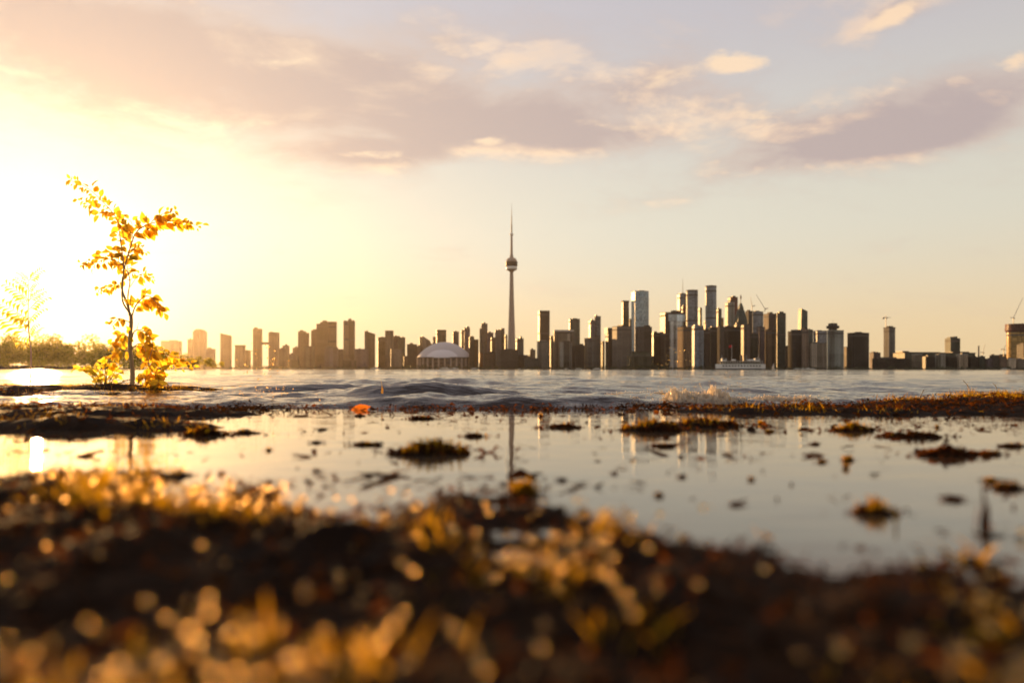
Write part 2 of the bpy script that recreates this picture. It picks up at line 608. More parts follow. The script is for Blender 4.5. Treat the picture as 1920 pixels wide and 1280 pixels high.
# ------------------------------------------------------------------ ground: the low muddy shore
def ground_h(x, y):
    """height of the shore; water level is 0"""
    edge = 0.83 - 0.14 * sstep(x, -0.05, 0.32) + 0.20 * sstep(-x, 0.18, 0.5) + 0.05 * (fbm2(x * 6 + 3, y * 3, 3) - 0.5) * 2
    near = sstep(edge - y, -0.34, 0.38)
    h = -0.030 + 0.047 * near
    rough = (fbm2(x * 14, y * 14, 5, 5) - 0.5)
    h = h + rough * (0.016 + 0.034 * near) + 0.036 * (fbm2(x * 5.0 + 1, y * 5.0, 15, 4) - 0.5) * sstep(near, 0.0, 0.35)

    def bump(cx, cy, rx, ry, a, p=1.6):
        r = ((x - cx) / rx) ** 2 + ((y - cy) / ry) ** 2
        return a * np.exp(-r ** p)
    hb = np.zeros_like(x)
    wob = (fbm2(x * 3.1 + 9, y * 3.1, 21, 4) - 0.5)
    yy = y + wob * 0.5
    # right bank and its tongues
    hb = np.maximum(hb, bump(2.1, 2.75, 1.25, 0.72, 0.062))
    hb = np.maximum(hb, bump(1.1, 2.50, 0.80, 0.20, 0.055))
    hb = np.maximum(hb, bump(3.6, 3.2, 1.9, 1.4, 0.075))
    # left bank
    hb = np.maximum(hb, bump(-1.70, 2.32, 1.0, 0.34, 0.072))
    hb = np.maximum(hb, bump(-1.15, 1.82, 0.52, 0.15, 0.062))
    hb = np.maximum(hb, bump(-2.9, 4.6, 1.3, 0.75, 0.080))
    hb = np.maximum(hb, bump(-4.6, 3.6, 2.2, 1.6, 0.075))
    # sill between the puddle and the lake
    hb = np.maximum(hb, bump(0.0, 2.72, 6.0, 0.14, 0.030))
    h = np.maximum(h, -0.035 + hb * (0.85 + 0.9 * wob) + rough * 0.03 * sstep(hb, 0.0, 0.03))
    # the island behind and to both sides
    far = np.maximum(sstep(np.abs(x), 6.0, 10.0) * sstep(4.6 - y, 0, 1.5), sstep(-y, 1.5, 8.0))
    h = h + far * 0.25
    # lake bed
    h = h - 0.6 * sstep(y, 5.4, 9.0)
    return h


def graded(segs):
    out = []
    for a, b, n in segs:
        out += list(np.linspace(a, b, n, endpoint=False))
    out.append(segs[-1][1])
    return np.array(out)


gx = graded([(-2900, -60, 6), (-60, -8, 20), (-8, -3, 60), (-3, -0.8, 150), (-0.8, 0.8, 330), (0.8, 3, 150), (3, 8, 60), (8, 60, 20), (60, 2900, 6)])
gy = graded([(-2900, -40, 6), (-40, -1.5, 24), (-1.5, 0.2, 40), (0.2, 1.1, 230), (1.1, 3.4, 210), (3.4, 6, 90), (6, 12, 16)])
GX, GY = np.meshgrid(gx, gy)
GZ = ground_h(GX, GY)
nx, ny = len(gx), len(gy)
idx = np.arange(nx * ny).reshape(ny, nx)
quads = np.stack([idx[:-1, :-1], idx[:-1, 1:], idx[1:, 1:], idx[1:, :-1]], -1).reshape(-1, 4)
g_o = link_mesh('ground', arr_mesh('ground', np.stack([GX, GY, GZ], -1), quads), M['mud'], smooth=True)
tag(g_o, 'dark wet muddy shore with low banks and a shallow pool', kind='structure')

# still pool between the mud in front and the sill behind
pv = [(-14, -1.2, 0.0), (14, -1.2, 0.0), (14, 2.66, 0.0), (-14, 2.66, 0.0)]
pud = obj('puddle', pv, [(0, 1, 2, 3)], M['puddle'])
tag(pud, 'still shallow pool mirroring the skyline and the evening sky', kind='structure')


# ------------------------------------------------------------------ lake with waves
def lake_h(x, y, dy):
    """waves as a sum of short-crested swells; dy is the local grid step, which waves must outsize"""
    z = np.zeros_like(x)
    r = np.random.default_rng(5)
    shore = 0.75 + 0.35 * np.exp(-((y - 5.0) / 4.0) ** 2)
    for k in range(54):
        lam = 0.055 * (0.85 / 0.055) ** r.random()
        th = R(-4) + r.normal() * R(19)
        kx, ky = math.sin(th) * 2 * math.pi / lam, math.cos(th) * 2 * math.pi / lam
        a = 0.0044 * lam ** 0.74 * (0.6 + 0.8 * r.random())
        ph = kx * x + ky * y + r.random() * 6.283 + 1.5 * fbm2(x / (lam * 3.5), y / (lam * 3.5), k, 2)
        s = np.sin(ph)
        cr = 1 - np.sqrt(np.maximum(1 - (0.5 + 0.5 * s) ** 2, 0)) * 0.9
        w = sstep(lam / np.maximum(dy, 1e-4), 3.0, 7.0)
        z += a * w * (0.5 * s + 0.9 * (cr - 0.3)) * shore
    # long low swell that keeps the far water streaked
    for lam, a in ((5.5, 0.016), (9.0, 0.020), (14.0, 0.022), (31.0, 0.03)):
        th = r.normal() * R(10)
        ph = (math.sin(th) * x + math.cos(th) * y) * 2 * math.pi / lam + 4 * fbm2(x / (lam * 2), y / (lam * 2), int(lam * 7), 2)
        w = sstep(lam / np.maximum(dy, 1e-4), 3.0, 7.0)
        z += a * w * np.sin(ph) * sstep(y, 4.0, 14.0)

    def ridge(cx, cy, a, lx, front, back, curve=0.0, seed=0):
        c = cy + curve * (x - cx) ** 2 + 0.10 * (fbm2(x * 2.2 + seed, x * 0 + seed, seed, 3) - 0.5)
        d = y - c
        prof = np.where(d < 0, np.exp(-(d / front) ** 2), np.exp(-(d / back) ** 2))
        return a * prof * np.exp(-np.abs((x - cx) / lx) ** 3) * (0.35 + 1.2 * fbm2(x * 5 + seed, y * 3, seed + 2, 4))
    z += ridge(-0.62, 3.62, 0.058, 0.52, 0.10, 0.36, 0.10, 1)
    z += ridge(-0.95, 6.6, 0.062, 0.85, 0.24, 0.7, 0.02, 2)
    z += ridge(-1.30, 4.9, 0.030, 0.60, 0.16, 0.4, 0.0, 9)
    z += ridge(0.35, 4.6, 0.018, 1.1, 0.15, 0.4, 0.0, 3)
    z += ridge(1.9, 6.4, 0.034, 1.6, 0.40, 0.9, 0.02, 4)
    z += ridge(1.3, 9.2, 0.030, 2.4, 0.4, 1.0, 0.0, 5)
    # the little breaker running up on the sill
    z += ridge(-0.10, 2.93, 0.034, 1.05, 0.07, 0.25, 0.03, 6)
    z += ridge(1.15, 3.30, 0.024, 0.9, 0.12, 0.3, 0.02, 7)
    # wind-broken skin of the near water
    nearw = sstep(8.0 - y, 0.0, 4.0)
    z += nearw * (0.010 * (fbm2(x * 7.0 + 3, y * 15.0, 91, 4) - 0.5) + 0.0045 * (1 - np.abs(2 * fbm2(x * 16.0, y * 34.0, 95, 3) - 1) - 0.6))
    # ends under the sill in front
    z = z - 0.05 * sstep(2.86 - y, 0.0, 0.16)
    return z


ly = [2.55]
while ly[-1] < 70:
    ly.append(ly[-1] * 1.0062)
while ly[-1] < 2240:
    ly.append(ly[-1] * 1.022)
ly = np.array(ly)
la = np.concatenate([np.linspace(-52, -44, 20, endpoint=False), np.linspace(-44, 44, 560, endpoint=False), np.linspace(44, 52, 21)])
LA, LY = np.meshgrid(np.radians(la), ly)
LX = np.tan(LA) * (LY + 0.6)
step = np.gradient(ly)[:, None] + 0 * LX
LZ = lake_h(LX, LY, np.maximum(step, 0.0027 * (LY + 0.6)))
idx = np.arange(LX.size).reshape(LX.shape)
quads = np.stack([idx[:-1, :-1], idx[:-1, 1:], idx[1:, 1:], idx[1:, :-1]], -1).reshape(-1, 4)
lk = link_mesh('lake', arr_mesh('lake', np.stack([LX, LY, LZ], -1), quads), M['lake'], smooth=True)
tag(lk, 'rippled lake with small waves running up to the shore', kind='structure')

# far bank on which the city stands
bx = np.linspace(-2900, 2900, 61)
fv, ff = [], []
for i, xx in enumerate(bx):
    jy = 2236 + 3 * math.sin(i * 1.7)
    fv += [(xx, jy, -1.0), (xx, jy, 2.2), (xx, jy + 6, 2.4), (xx, 3250, 3.0), (xx, 3250, -1.0)]
for i in range(len(bx) - 1):
    a, b = i * 5, i * 5 + 5
    for k in range(4):
        ff.append((a + k, b + k, b + k + 1, a + k + 1))
tag(obj('far_bank', fv, ff, M['quay']), 'dark quay and flat land under the skyline', kind='structure')


# ------------------------------------------------------------------ the city
def notched(w, d, nb, nd, dep):
    """rectangle whose faces step in and out, so that piers run up the wall"""
    pts = []

    def side(p0, p1, n):
        (x0, y0), (x1, y1) = p0, p1
        L = math.hypot(x1 - x0, y1 - y0)
        tx, ty = (x1 - x0) / L, (y1 - y0) / L
        nxn, nyn = -ty, tx                      # inward for a counter-clockwise plan
        for i in range(n):
            a = L * (i + 0.0) / n
            b = L * (i + 0.42) / n
            c = L * (i + 1.0) / n
            pts.append((x0 + tx * a, y0 + ty * a))
            pts.append((x0 + tx * b, y0 + ty * b))
            pts.append((x0 + tx * b + nxn * dep, y0 + ty * b + nyn * dep))
            pts.append((x0 + tx * c + nxn * dep, y0 + ty * c + nyn * dep))
    cs = [(-w / 2, -d / 2), (w / 2, -d / 2), (w / 2, d / 2), (-w / 2, d / 2)]
    side(cs[0], cs[1], nb)
    pts.append(cs[1])
    side(cs[1], cs[2], nd)
    pts.append(cs[2])
    pts.append(cs[3])
    return pts


def plan_of(kind, w, d):
    if kind == 'rect':
        return rect(w, d)
    if kind == 'notch':
        return notched(w, d, max(2, int(w / 8)), max(2, int(d / 9)), 1.5)
    if kind == 'pier':
        return notched(w, d, max(3, int(w / 6)), max(2, int(d / 7)), 3.0)
    if kind == 'round':
        return [(w / 2 * math.cos(2 * math.pi * i / 24), d / 2 * math.sin(2 * math.pi * i / 24)) for i in range(24)]
    if kind == 'bow':
        p = [(-w / 2 + w * i / 10, -d / 2 - 0.18 * w * math.sin(math.pi * i / 10)) for i in range(11)]
        return p + [(w / 2, d / 2), (-w / 2, d / 2)]
    if kind == 'cham':
        c = 0.18 * w
        x, y = w / 2, d / 2
        return [(-x + c, -y), (x - c, -y), (x, -y + c), (x, y - c), (x - c, y), (-x + c, y), (-x, y - c), (-x, -y + c)]
    raise ValueError(kind)


def fit_plan(x0, x1, Y, rz, ratio, kind):
    """width and centre so that the turned plan spans x0..x1 as measured at depth Y"""
    w = (x1 - x0) / F * Y
    cx = WX((x0 + x1) / 2, Y)
    for _ in range(6):
        pl = plan_of(kind, w, max(14.0, w * ratio))
        c, s = math.cos(rz), math.sin(rz)
        us = [960 + F * (cx + a * c - b * s) / (Y + a * s + b * c) for a, b in pl]
        lo, hi = min(us), max(us)
        w *= (x1 - x0) / (hi - lo)
        cx += ((x0 + x1) / 2 - (lo + hi) / 2) / F * Y
    return w, max(14.0, w * ratio), cx


def B(x0, x1, yt, Y, style, label, plan='notch', rot=11, ratio=0.75, pent=(), cap=None, slant=0.0, taper=None, cat='building', name='tower_block', arch=0.0, split=None):
    rz = R(rot)
    w, d, cx = fit_plan(x0, x1, Y, rz, ratio, plan)
    h = WZ(yt, Y) - 2.3
    e = empty(name, (cx, Y + d / 2, 2.3), rz, label, cat)
    pl = plan_of(plan, w, d)
    top = None
    if taper:
        top = [(x * taper + w / 2 * (1 - taper) if x < 0 else x, y * 0.9) for x, y in pl]
    z1 = h
    if slant:
        z1 = [h + slant * (x / w) * Y / F for x, y in pl]
    if arch:
        # barrel-vaulted crown
        n = 10
        vs, fs = [], []
        prof = [(-w / 2, 0.0), (w / 2, 0.0)] + [(w / 2 * math.cos(math.pi * i / n), h - arch + arch * math.sin(math.pi * i / n)) for i in range(n + 1)]
        k = len(prof)
        vs = [(x, -d / 2, z) for x, z in prof] + [(x, d / 2, z) for x, z in prof]
        fs = [tuple(range(k)), tuple(range(2 * k - 1, k - 1, -1))] + [(i, k + i, k + (i + 1) % k, (i + 1) % k) for i in range(k)]
        obj('wall', vs, fs, M[style], e)
    elif split:
        # lower and upper storeys in different cladding
        zs = h * split[0]
        obj('wall', *prism(pl, 0, zs, None), M[style], e)
        obj('upper_wall', *prism([(x * 0.985, y * 0.985) for x, y in pl], zs, h), M[split[1]], e)
    else:
        obj('wall', *prism(pl, 0, z1, top), M[style], e)
    if not slant and not arch:
        # parapet and roof deck
        t_ = top or pl
        obj('parapet', *prism([(x * 1.02, y * 1.02) for x, y in (rect(w, d) if plan in ('notch', 'pier') else t_)], h + 0.01, h + 1.6), M['roof_dark'] if style not in ('white', 'cream') else M['roof_light'], e)
    br_ = random.Random(int(x0 * 7 + yt))
    if not pent and not cap and not slant and not arch and (x1 - x0) > 9:
        f0 = br_.uniform(0.1, 0.45)
        pent = [(f0, f0 + br_.uniform(0.25, 0.45), br_.uniform(1.0, 2.6), br_.choice(('dark', 'grey', style)))]
    if h > 95 and not slant and not arch and not taper and not split:
        for fz in ((0.93,) if h < 150 else (0.95, 0.62)):
            obj('louvre_band', *prism([(x * 1.008, y * 1.008) for x, y in (rect(w, d) if plan in ('notch', 'pier') else pl)], h * fz - 3.0, h * fz + 2.2), M['roof_dark'], e)
    for (f0, f1, hp, st) in pent:
        ph = hp * Y / F
        obj('plant_room', *prism(rect((f1 - f0) * w, d * 0.55, (f0 + f1 - 1) * w / 2, 0), h + (1.62 if not slant and not arch else -4), h + 1.62 + ph), M[st], e)
    if cap:
        over, hp, st = cap
        ov = over * Y / F
        obj('roof_slab', *prism([(x * (1 + 2 * ov / w), y * (1 + 2 * ov / d)) for x, y in (rect(w, d) if plan in ('notch', 'pier') else pl)], h + 1.62, h + 1.62 + hp * Y / F), M[st], e)
    return e, w, d, h


def add_box(e, name, x, y, z0, z1, w, d, m):
    return obj(name, *prism(rect(w, d, x, y), z0, z1), M[m], e)


# western end of the skyline, seen towards the sun
B(296, 336, 640, 2700, 'tan', 'pale slab block half hidden by the sapling leaves', 'rect')
B(358, 385, 617, 2750, 'tan', 'tan tower with a rounded vaulted crown', 'rect', 4, arch=14)
B(350, 360, 637, 2760, 'tan', 'narrow lower wing beside the vault-crowned tower', 'rect')
B(336, 352, 668, 2500, 'brown', 'low brown block at the foot of the vault-crowned tower', 'rect')
B(384, 402, 655, 2600, 'mauve', 'short block between the vault-crowned tower and a plain slab', 'rect')
B(410, 432, 627, 2650, 'brown', 'plain brown slab with a slightly sloping roof', 'notch', 8, slant=-4)
B(438, 458, 650, 2600, 'tan', 'squat tan block with an overhanging flat roof', 'notch', cap=(1.0, 2, 'brown'))
e1, w1, d1, h1 = B(472, 490, 617, 2700, 'brown', 'taller of two towers joined by a high bridge', 'notch', 5)
B(501, 522, 624, 2700, 'brown', 'shorter of two towers joined by a high bridge', 'notch', 5)
sb = empty('sky_bridge', (WX(496, 2700), 2712, WZ(646, 2700)), R(5), 'high enclosed bridge linking two brown towers', 'bridge')
add_box(sb, 'deck', 0, 0, 0, 3.0, 34, 9, 'brown')
add_box(sb, 'glazed_gallery', 0, 0, 3.01, 9.0, 33, 8, 'dark')
B(521, 536, 655, 2550, 'tan', 'short tan block right against the twin bridged towers', 'notch', pent=[(0.2, 0.8, 2, 'brown')])
B(541, 557, 665, 2500, 'brown', 'low brown block under the row of brown condominium towers', 'rect')
B(544, 560, 675, 2400, 'olive', 'small pale green shed on the waterfront', 'rect', name='waterfront_shed')
B(557, 573, 622, 2700, 'brown', 'brown condominium tower with a flat roof line and ribbed face', 'pier')
B(571, 579, 625, 2720, 'brown', 'slim slab pressed against a ribbed brown tower', 'rect')
B(566, 588, 650, 2480, 'tan', 'stepped tan mid-rise in front of two brown towers', 'pier', pent=[(0.1, 0.5, 3, 'tan')])
B(582, 594, 620, 2720, 'brown', 'narrow brown tower behind the cluster with stacked rooftop boxes', 'notch', pent=[(0.3, 0.9, 2, 'brown')])
B(591, 614, 608, 2600, 'brown', 'tall brown tower topped by two stacked rooftop boxes', 'pier', pent=[(0.3, 0.95, 3.5, 'brown'), (0.5, 0.9, 6.5, 'brown')])
B(613, 630, 609, 2640, 'tan', 'pale ribbed tower with a dark band round its top', 'pier', cap=(0.3, 5, 'dark'))
B(606, 632, 652, 2450, 'mauve', 'dark mauve mid-rise in front of a pale ribbed tower', 'notch')
B(632, 643, 658, 2500, 'brown', 'small block with dark flat cap beside a free-standing tower', 'rect', cap=(0.5, 2.5, 'roof_dark'))
B(642, 664, 603, 2550, 'tan', 'free-standing tan tower with notched crown and rounded face', 'bow', 6, 0.8, pent=[(0.02, 0.25, 1.5, 'tan'), (0.42, 0.7, 5, 'grey'), (0.78, 0.98, 2, 'tan')])
B(640, 667, 676, 2380, 'brown', 'low podium row under the free-standing tan tower', 'pier')
B(663, 689, 655, 2480, 'mauve', 'broad mauve block with a flat roof and hazy blank face', 'notch', pent=[(0.3, 0.4, 1.5, 'mauve')])
B(682, 702, 623, 2620, 'brown', 'brown tower with an inclined curved roof', 'pier', 10, slant=-6, pent=[(0.2, 0.32, 3, 'brown')])
B(707, 722, 633, 2680, 'tan', 'golden-edged tan tower beside a black-capped grey tower', 'pier', 14)
B(721, 737, 622, 2600, 'grey', 'grey tower with a black arched cap', 'bow', 6, 0.7, cap=(0.1, 1.5, 'roof_dark'))
B(735, 746, 631, 2650, 'mauve', 'mauve ribbed tower next to the black-capped grey tower', 'pier')
B(745, 759, 633, 2640, 'green', 'greenish tower with two small rooftop boxes', 'pier', pent=[(0.0, 0.3, 2.5, 'grey'), (0.5, 0.8, 1.2, 'grey')])
B(731, 753, 655, 2400, 'grey', 'low grey waterfront block with a gently peaked roof', 'rect', pent=[(0.25, 0.7, 1.5, 'grey')])
B(756, 764, 668, 2450, 'brown', 'tiny brown block in the gap before a dark squat block', 'rect')
B(762, 781, 646, 2520, 'dark', 'dark squat block next to the stadium dome', 'rect')
B(778, 790, 650, 2560, 'brown', 'brown block behind the lower edge of the dome', 'rect')
B(786, 791, 632, 2700, 'dark', 'thin dark slab rising behind the dome', 'rect')
B(790, 806, 634, 2720, 'tan', 'wedge-roofed tan tower behind the dome', 'rect', slant=-10)
B(800, 812, 645, 2760, 'dark', 'small dark block peeping over the shoulder of the dome', 'rect')
B(811, 819, 632, 2750, 'mauve', 'low mauve block leaning on an olive tower behind the dome', 'round')
B(817, 836, 621, 2700, 'olive', 'olive tower with a dark flat crown rising behind the dome', 'notch', cap=(0.0, 2, 'dark'))
B(848, 860, 622, 2750, 'mauve', 'plain mauve slab standing alone behind the dome', 'rect')
B(864, 870, 619, 2760, 'brown', 'lower half of a pair of slabs behind the dome', 'rect')
B(869, 881, 615, 2740, 'mauve', 'higher half of a pair of slabs behind the dome', 'notch')
B(879, 889, 632, 2350, 'brown', 'brown ribbed block at the edge of the dome', 'pier', pent=[(0.3, 0.8, 1.5, 'brown')])
B(888, 897, 637, 2360, 'orange', 'brick-red ribbed block one away from the dome', 'pier')
B(899, 904, 616, 2650, 'dark', 'thin dark fin on the flank of a round slim tower', 'rect')
B(902, 914, 607, 2640, 'grey', 'slim grey tower with rounded golden edge near the observation tower', 'round')
B(898, 906, 661, 2550, 'orange', 'small salmon block low between two brown towers', 'rect')
B(913, 925, 624, 2640, 'mauve', 'flat-topped mauve tower near the observation tower', 'notch')
B(920, 929, 633, 2500, 'brown', 'narrow brown block in front of a flat-topped mauve tower', 'pier')
B(928, 940, 619, 2620, 'grey', 'grey stepped tower just beside the observation tower', 'cham')
B(938, 946, 616, 2640, 'brown', 'high step of the building beside the observation tower', 'rect')
B(946, 951, 628, 2660, 'tan', 'thin golden-lit slab squeezed against the observation tower shaft', 'rect')
B(905, 930, 662, 2330, 'brown', 'brown mid-rise row by the foot of the observation tower', 'pier')
B(928, 972, 656, 2320, 'brown', 'wide ribbed brown block hiding the foot of the observation tower', 'pier', ratio=0.4)
B(967, 982, 635, 2640, 'grey', 'grey block with a small green gable on top', 'pier', pent=[(0.5, 0.8, 4, 'green')])
B(966, 990, 668, 2400, 'dark', 'low dark shed with a pinkish roof past the observation tower', 'rect', name='waterfront_shed', cap=(0.3, 2, 'mauve'))
B(983, 1010, 672, 2350, 'grey', 'long low grey block beside striped white apartments', 'pier')
# tall dark pair and the portal-fronted block
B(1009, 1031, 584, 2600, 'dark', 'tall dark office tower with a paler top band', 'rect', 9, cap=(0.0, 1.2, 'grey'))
B(1007, 1030, 640, 2380, 'stripe', 'striped pale apartment block in front of the tall dark tower', 'pier', pent=[(0.2, 0.8, 1.2, 'stripe')])
B(1031, 1038, 630, 2650, 'tan', 'thin brownish slab beside the portal-fronted block', 'rect')
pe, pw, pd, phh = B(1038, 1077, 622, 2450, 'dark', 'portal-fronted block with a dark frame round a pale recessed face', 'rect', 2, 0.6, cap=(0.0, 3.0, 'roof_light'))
add_box(pe, 'recessed_face', 0, -pd / 2 - 0.6, 0, phh - 6, pw * 0.62, 1.0, 'cream')
add_box(pe, 'side_pier', -pw / 2 + pw * 0.05, -pd / 2 - 1.3, 0, phh - 0.5, pw * 0.10, 2.4, 'grey')
add_box(pe, 'side_pier', pw / 2 - pw * 0.05, -pd / 2 - 1.3, 0, phh - 0.5, pw * 0.10, 2.4, 'grey')
B(1048, 1073, 641, 2340, 'stripe', 'striped pale apartment block in front of the portal-fronted block', 'pier', pent=[(0.2, 0.8, 1.5, 'stripe')])
B(1067, 1088, 598, 2700, 'green', 'greenish office tower behind the portal-fronted block', 'cham', pent=[(0.3, 0.7, 1.2, 'green')])
B(1075, 1097, 648, 2420, 'dark', 'dark brown low block between apartments and gold-sided tower', 'notch', pent=[(0.6, 0.9, 3, 'dark')])
B(1104, 1116, 601, 2680, 'mauve', 'pale mauve half of a split tower with shining edge', 'rect', 14, 1.2)
B(1115, 1127, 593, 2700, 'greyglass', 'grey glass half of a split tower with rounded corner', 'round')
B(1097, 1128, 634, 2480, 'grey', 'round-shouldered grey block with one golden side', 'cham', 20, 1.0, pent=[(0.3, 0.7, 1.2, 'grey')])
B(1127, 1134, 640, 2520, 'dark', 'thin dark slab between two golden-sided blocks', 'rect', 20, 1.2)
be, bw, bd, bh = B(1136, 1152, 626, 2500, 'dark', 'dark tower whose head is wider than its shaft', 'rect', 18, 1.0)
add_box(be, 'wide_head', 0, 0, bh + 1.7, bh + 22, bw * 1.3, bd * 1.2, 'dark')
B(1150, 1187, 612, 2420, 'grey', 'broad grey tower with a bright golden flank', 'cham', 22, 0.9, pent=[(0.35, 0.8, 3, 'dark')])
B(1166, 1180, 566, 2700, 'olive', 'slim olive tower with a pale band and flat overhanging cap', 'rect', 10, cap=(0.6, 2.0, 'roof_dark'), split=(0.86, 'tan'))
B(1178, 1187, 598, 2720, 'brown', 'brown slab between a slim olive tower and blue glass tower', 'rect', 20)
B(1185, 1218, 546, 2650, 'blueglass', 'tall broad blue glass tower with a rounded corner', 'bow', 14, 0.6, pent=[(0.35, 0.75, 1.5, 'dark')], split=(0.93, 'blueglass'))
B(1193, 1224, 613, 2400, 'brown', 'brown stepped block below the tall blue glass tower', 'pier', 16, pent=[(0.6, 0.95, 3, 'dark')])
B(1222, 1241, 624, 2520, 'black', 'very dark block with a stepped top between blue glass and white slab', 'notch', pent=[(0.1, 0.5, 2.5, 'black')])
oe, ow, od, oh = B(1177, 1228, 668, 2300, 'olive', 'olive green terminal building with terraced top', 'pier', 4, 0.5)
add_box(oe, 'terrace', 0, 0, oh + 1.65, oh + 9, ow * 0.86, od * 0.8, 'olive')
add_box(oe, 'terrace', 0, 0, oh + 9.02, oh + 17, ow * 0.66, od * 0.6, 'olive')
# the tall financial core
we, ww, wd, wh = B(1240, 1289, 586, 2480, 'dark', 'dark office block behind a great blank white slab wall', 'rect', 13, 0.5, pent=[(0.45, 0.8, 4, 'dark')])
add_box(we, 'white_slab', 2.0, -wd / 2 - 1.5, 0, wh - 30, ww * 0.64, 2.6, 'white')
add_box(we, 'white_slab', 3.0, -wd / 2 - 2.5, wh - 29.5, wh - 6, ww * 0.78, 3.6, 'white')
ae, aw, ad, ah = B(1271, 1290, 551, 2800, 'greyglass', 'grey tower carrying a tall thin antenna', 'rect', 10, pent=[(0.2, 0.8, 1.5, 'dark')])
obj('antenna', *tube([(2, 0, ah + 3), (2, 0, ah + 30), (2, 0, ah + 62)], [1.4, 1.0, 0.35], 6), M['steel'], ae)
B(1278, 1290, 574, 2660, 'red', 'dark red upper block beside the white slab wall', 'rect')
B(1289, 1311, 545, 2560, 'greyglass', 'tall thin glass tower with golden flank and dark projecting cap', 'round', 16, 0.9, cap=(0.4, 1.5, 'roof_dark'))
B(1310, 1317, 577, 2700, 'dark', 'dark sliver of a tower in the gap between two capped glass towers', 'rect')
B(1325, 1346, 537, 2560, 'greyglass', 'highest of the thin glass towers, with a dark projecting cap', 'round', 16, 0.9, cap=(0.3, 1.8, 'roof_dark'))
B(1344, 1354, 579, 2700, 'green', 'dark green shoulder beside the highest thin glass tower', 'rect')
B(1320, 1334, 601, 2640, 'cream', 'pale beige block low between two capped glass towers', 'rect')
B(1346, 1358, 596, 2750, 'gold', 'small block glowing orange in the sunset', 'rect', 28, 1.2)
B(1361, 1379, 567, 2700, 'cream', 'pale tower with a sweeping shadowed front', 'rect', 10)
B(1366, 1385, 557, 2850, 'red', 'red-topped office tower behind a pale tower', 'rect', 10)
se, sw, sd, sh = B(1379, 1404, 604, 2620, 'green', 'copper green tower stepping up to a pinnacle', 'cham', 10)
hh = sh + 1.7
for k, (fw, dz) in enumerate(((0.86, 22), (0.66, 20), (0.46, 16), (0.30, 12))):
    vs, fs = prism(rect(sw * fw, sd * fw), hh, hh + dz, rect(sw * (fw - 0.14), sd * (fw - 0.14)))
    obj('crown_step', vs, fs, M['green'], se)
    hh += dz + 0.02
obj('pinnacle', *lathe([(1.6, hh), (1.2, hh + 14), (3.4, hh + 20), (3.4, hh + 26), (0.4, hh + 32)], 10), M['steel'], se)
B(1272, 1298, 613, 2330, 'orange', 'waterfront tower with walls coloured sunlit orange', 'notch', 24, 1.0, pent=[(0.3, 0.6, 2, 'dark')])  # low sun's orange carried by the wall colour
B(1299, 1321, 611, 2340, 'greyglass', 'bow-fronted grey glass tower beside the orange-walled tower', 'bow', 6, 0.7, pent=[(0.1, 0.6, 2, 'blueglass')])
B(1319, 1332, 618, 2400, 'black', 'near-black block behind the bow of the ferry', 'rect')
B(1330, 1346, 614, 2420, 'dark', 'dark ribbed tower with thin pale edges behind the ferry', 'pier', pent=[(0.2, 0.5, 2, 'dark')])
B(1343, 1361, 613, 2440, 'brown', 'brown tower with a golden stripe of sunlight up its corner', 'notch', 26, 0.9)
B(1359, 1394, 613, 2500, 'dark', 'wide dark block with a jagged row of roof boxes', 'pier', 10, pent=[(0.05, 0.2, 2.5, 'dark'), (0.4, 0.55, 2, 'dark'), (0.7, 0.9, 3.5, 'dark')])
B(1391, 1409, 609, 2420, 'brown', 'square brown block below the pinnacled green tower', 'rect', 10)
B(1399, 1412, 583, 2700, 'dark', 'dark slab with an orange sunlit edge under a crane', 'rect', 22, 1.0)
B(1408, 1422, 626, 2460, 'olive', 'block with a green band set back between brown towers', 'rect')
B(1412, 1434, 584, 2740, 'greyglass', 'glass tower catching a blaze of sun on its corner', 'round', 10, pent=[(0.2, 0.6, 1.5, 'dark')])
B(1420, 1436, 613, 2480, 'mauve', 'brownish mid tower with a lighter rib behind the stern of the ferry', 'pier')
B(1434, 1458, 588, 2600, 'brown', 'brown tower with rooftop box beside a rounded green-black tower', 'notch', 18, 0.9, pent=[(0.35, 0.7, 3, 'dark')])
B(1456, 1476, 587, 2560, 'green', 'green-black tower with rounded shoulders', 'cham', 8, pent=[(0.25, 0.75, 3, 'green')])
B(1437, 1456, 618, 2380, 'orange', 'dull red-brown tower in front of two taller towers', 'notch', 10)
B(1474, 1483, 648, 2500, 'dark', 'low dark block in the gap before a slant-topped tower', 'rect')
B(1495, 1517, 580, 2660, 'green', 'dark tower with a slanted top and leaning flank', 'rect', 8, slant=-5, taper=0.72)
B(1481, 1508, 621, 2420, 'dark', 'dark block with golden edge below the slant-topped tower', 'cham', 22, 0.9, pent=[(0.3, 0.9, 3, 'dark')])
B(1505, 1518, 617, 2380, 'tan', 'slim pinkish tower with orange glint on its top', 'cham', 16)
B(1515, 1526, 618, 2500, 'green', 'greenish block wedged behind the slim pinkish tower', 'rect')
B(1528, 1554, 620, 2600, 'greyglass', 'grey-green glass block with a bowed roof line', 'bow', 4)
B(1519, 1553, 643, 2380, 'stripe', 'white ribbed apartment block with stepped roof', 'pier', 8, 0.5, pent=[(0.05, 0.5, 1.5, 'stripe')])
he, hw, hd, hhh = B(1554, 1585, 619, 2340, 'cream', 'beige hotel slab crowned by a round revolving restaurant', 'rect', 8, 0.5)
obj('restaurant_drum', *lathe([(13, hhh + 1.7), (13, hhh + 6), (20, hhh + 8), (20, hhh + 15), (14, hhh + 17), (14, hhh + 24)], 24), M['dark'], he, loc=(-hw * 0.22, 0, 0))
obj('mast', *tube([(-hw * 0.22, 0, hhh + 24), (-hw * 0.22, 0, hhh + 34)], 0.5, 5), M['steel'], he)
B(1584, 1593, 650, 2500, 'tan', 'low pale block between the beige hotel and a dark brown slab', 'rect')
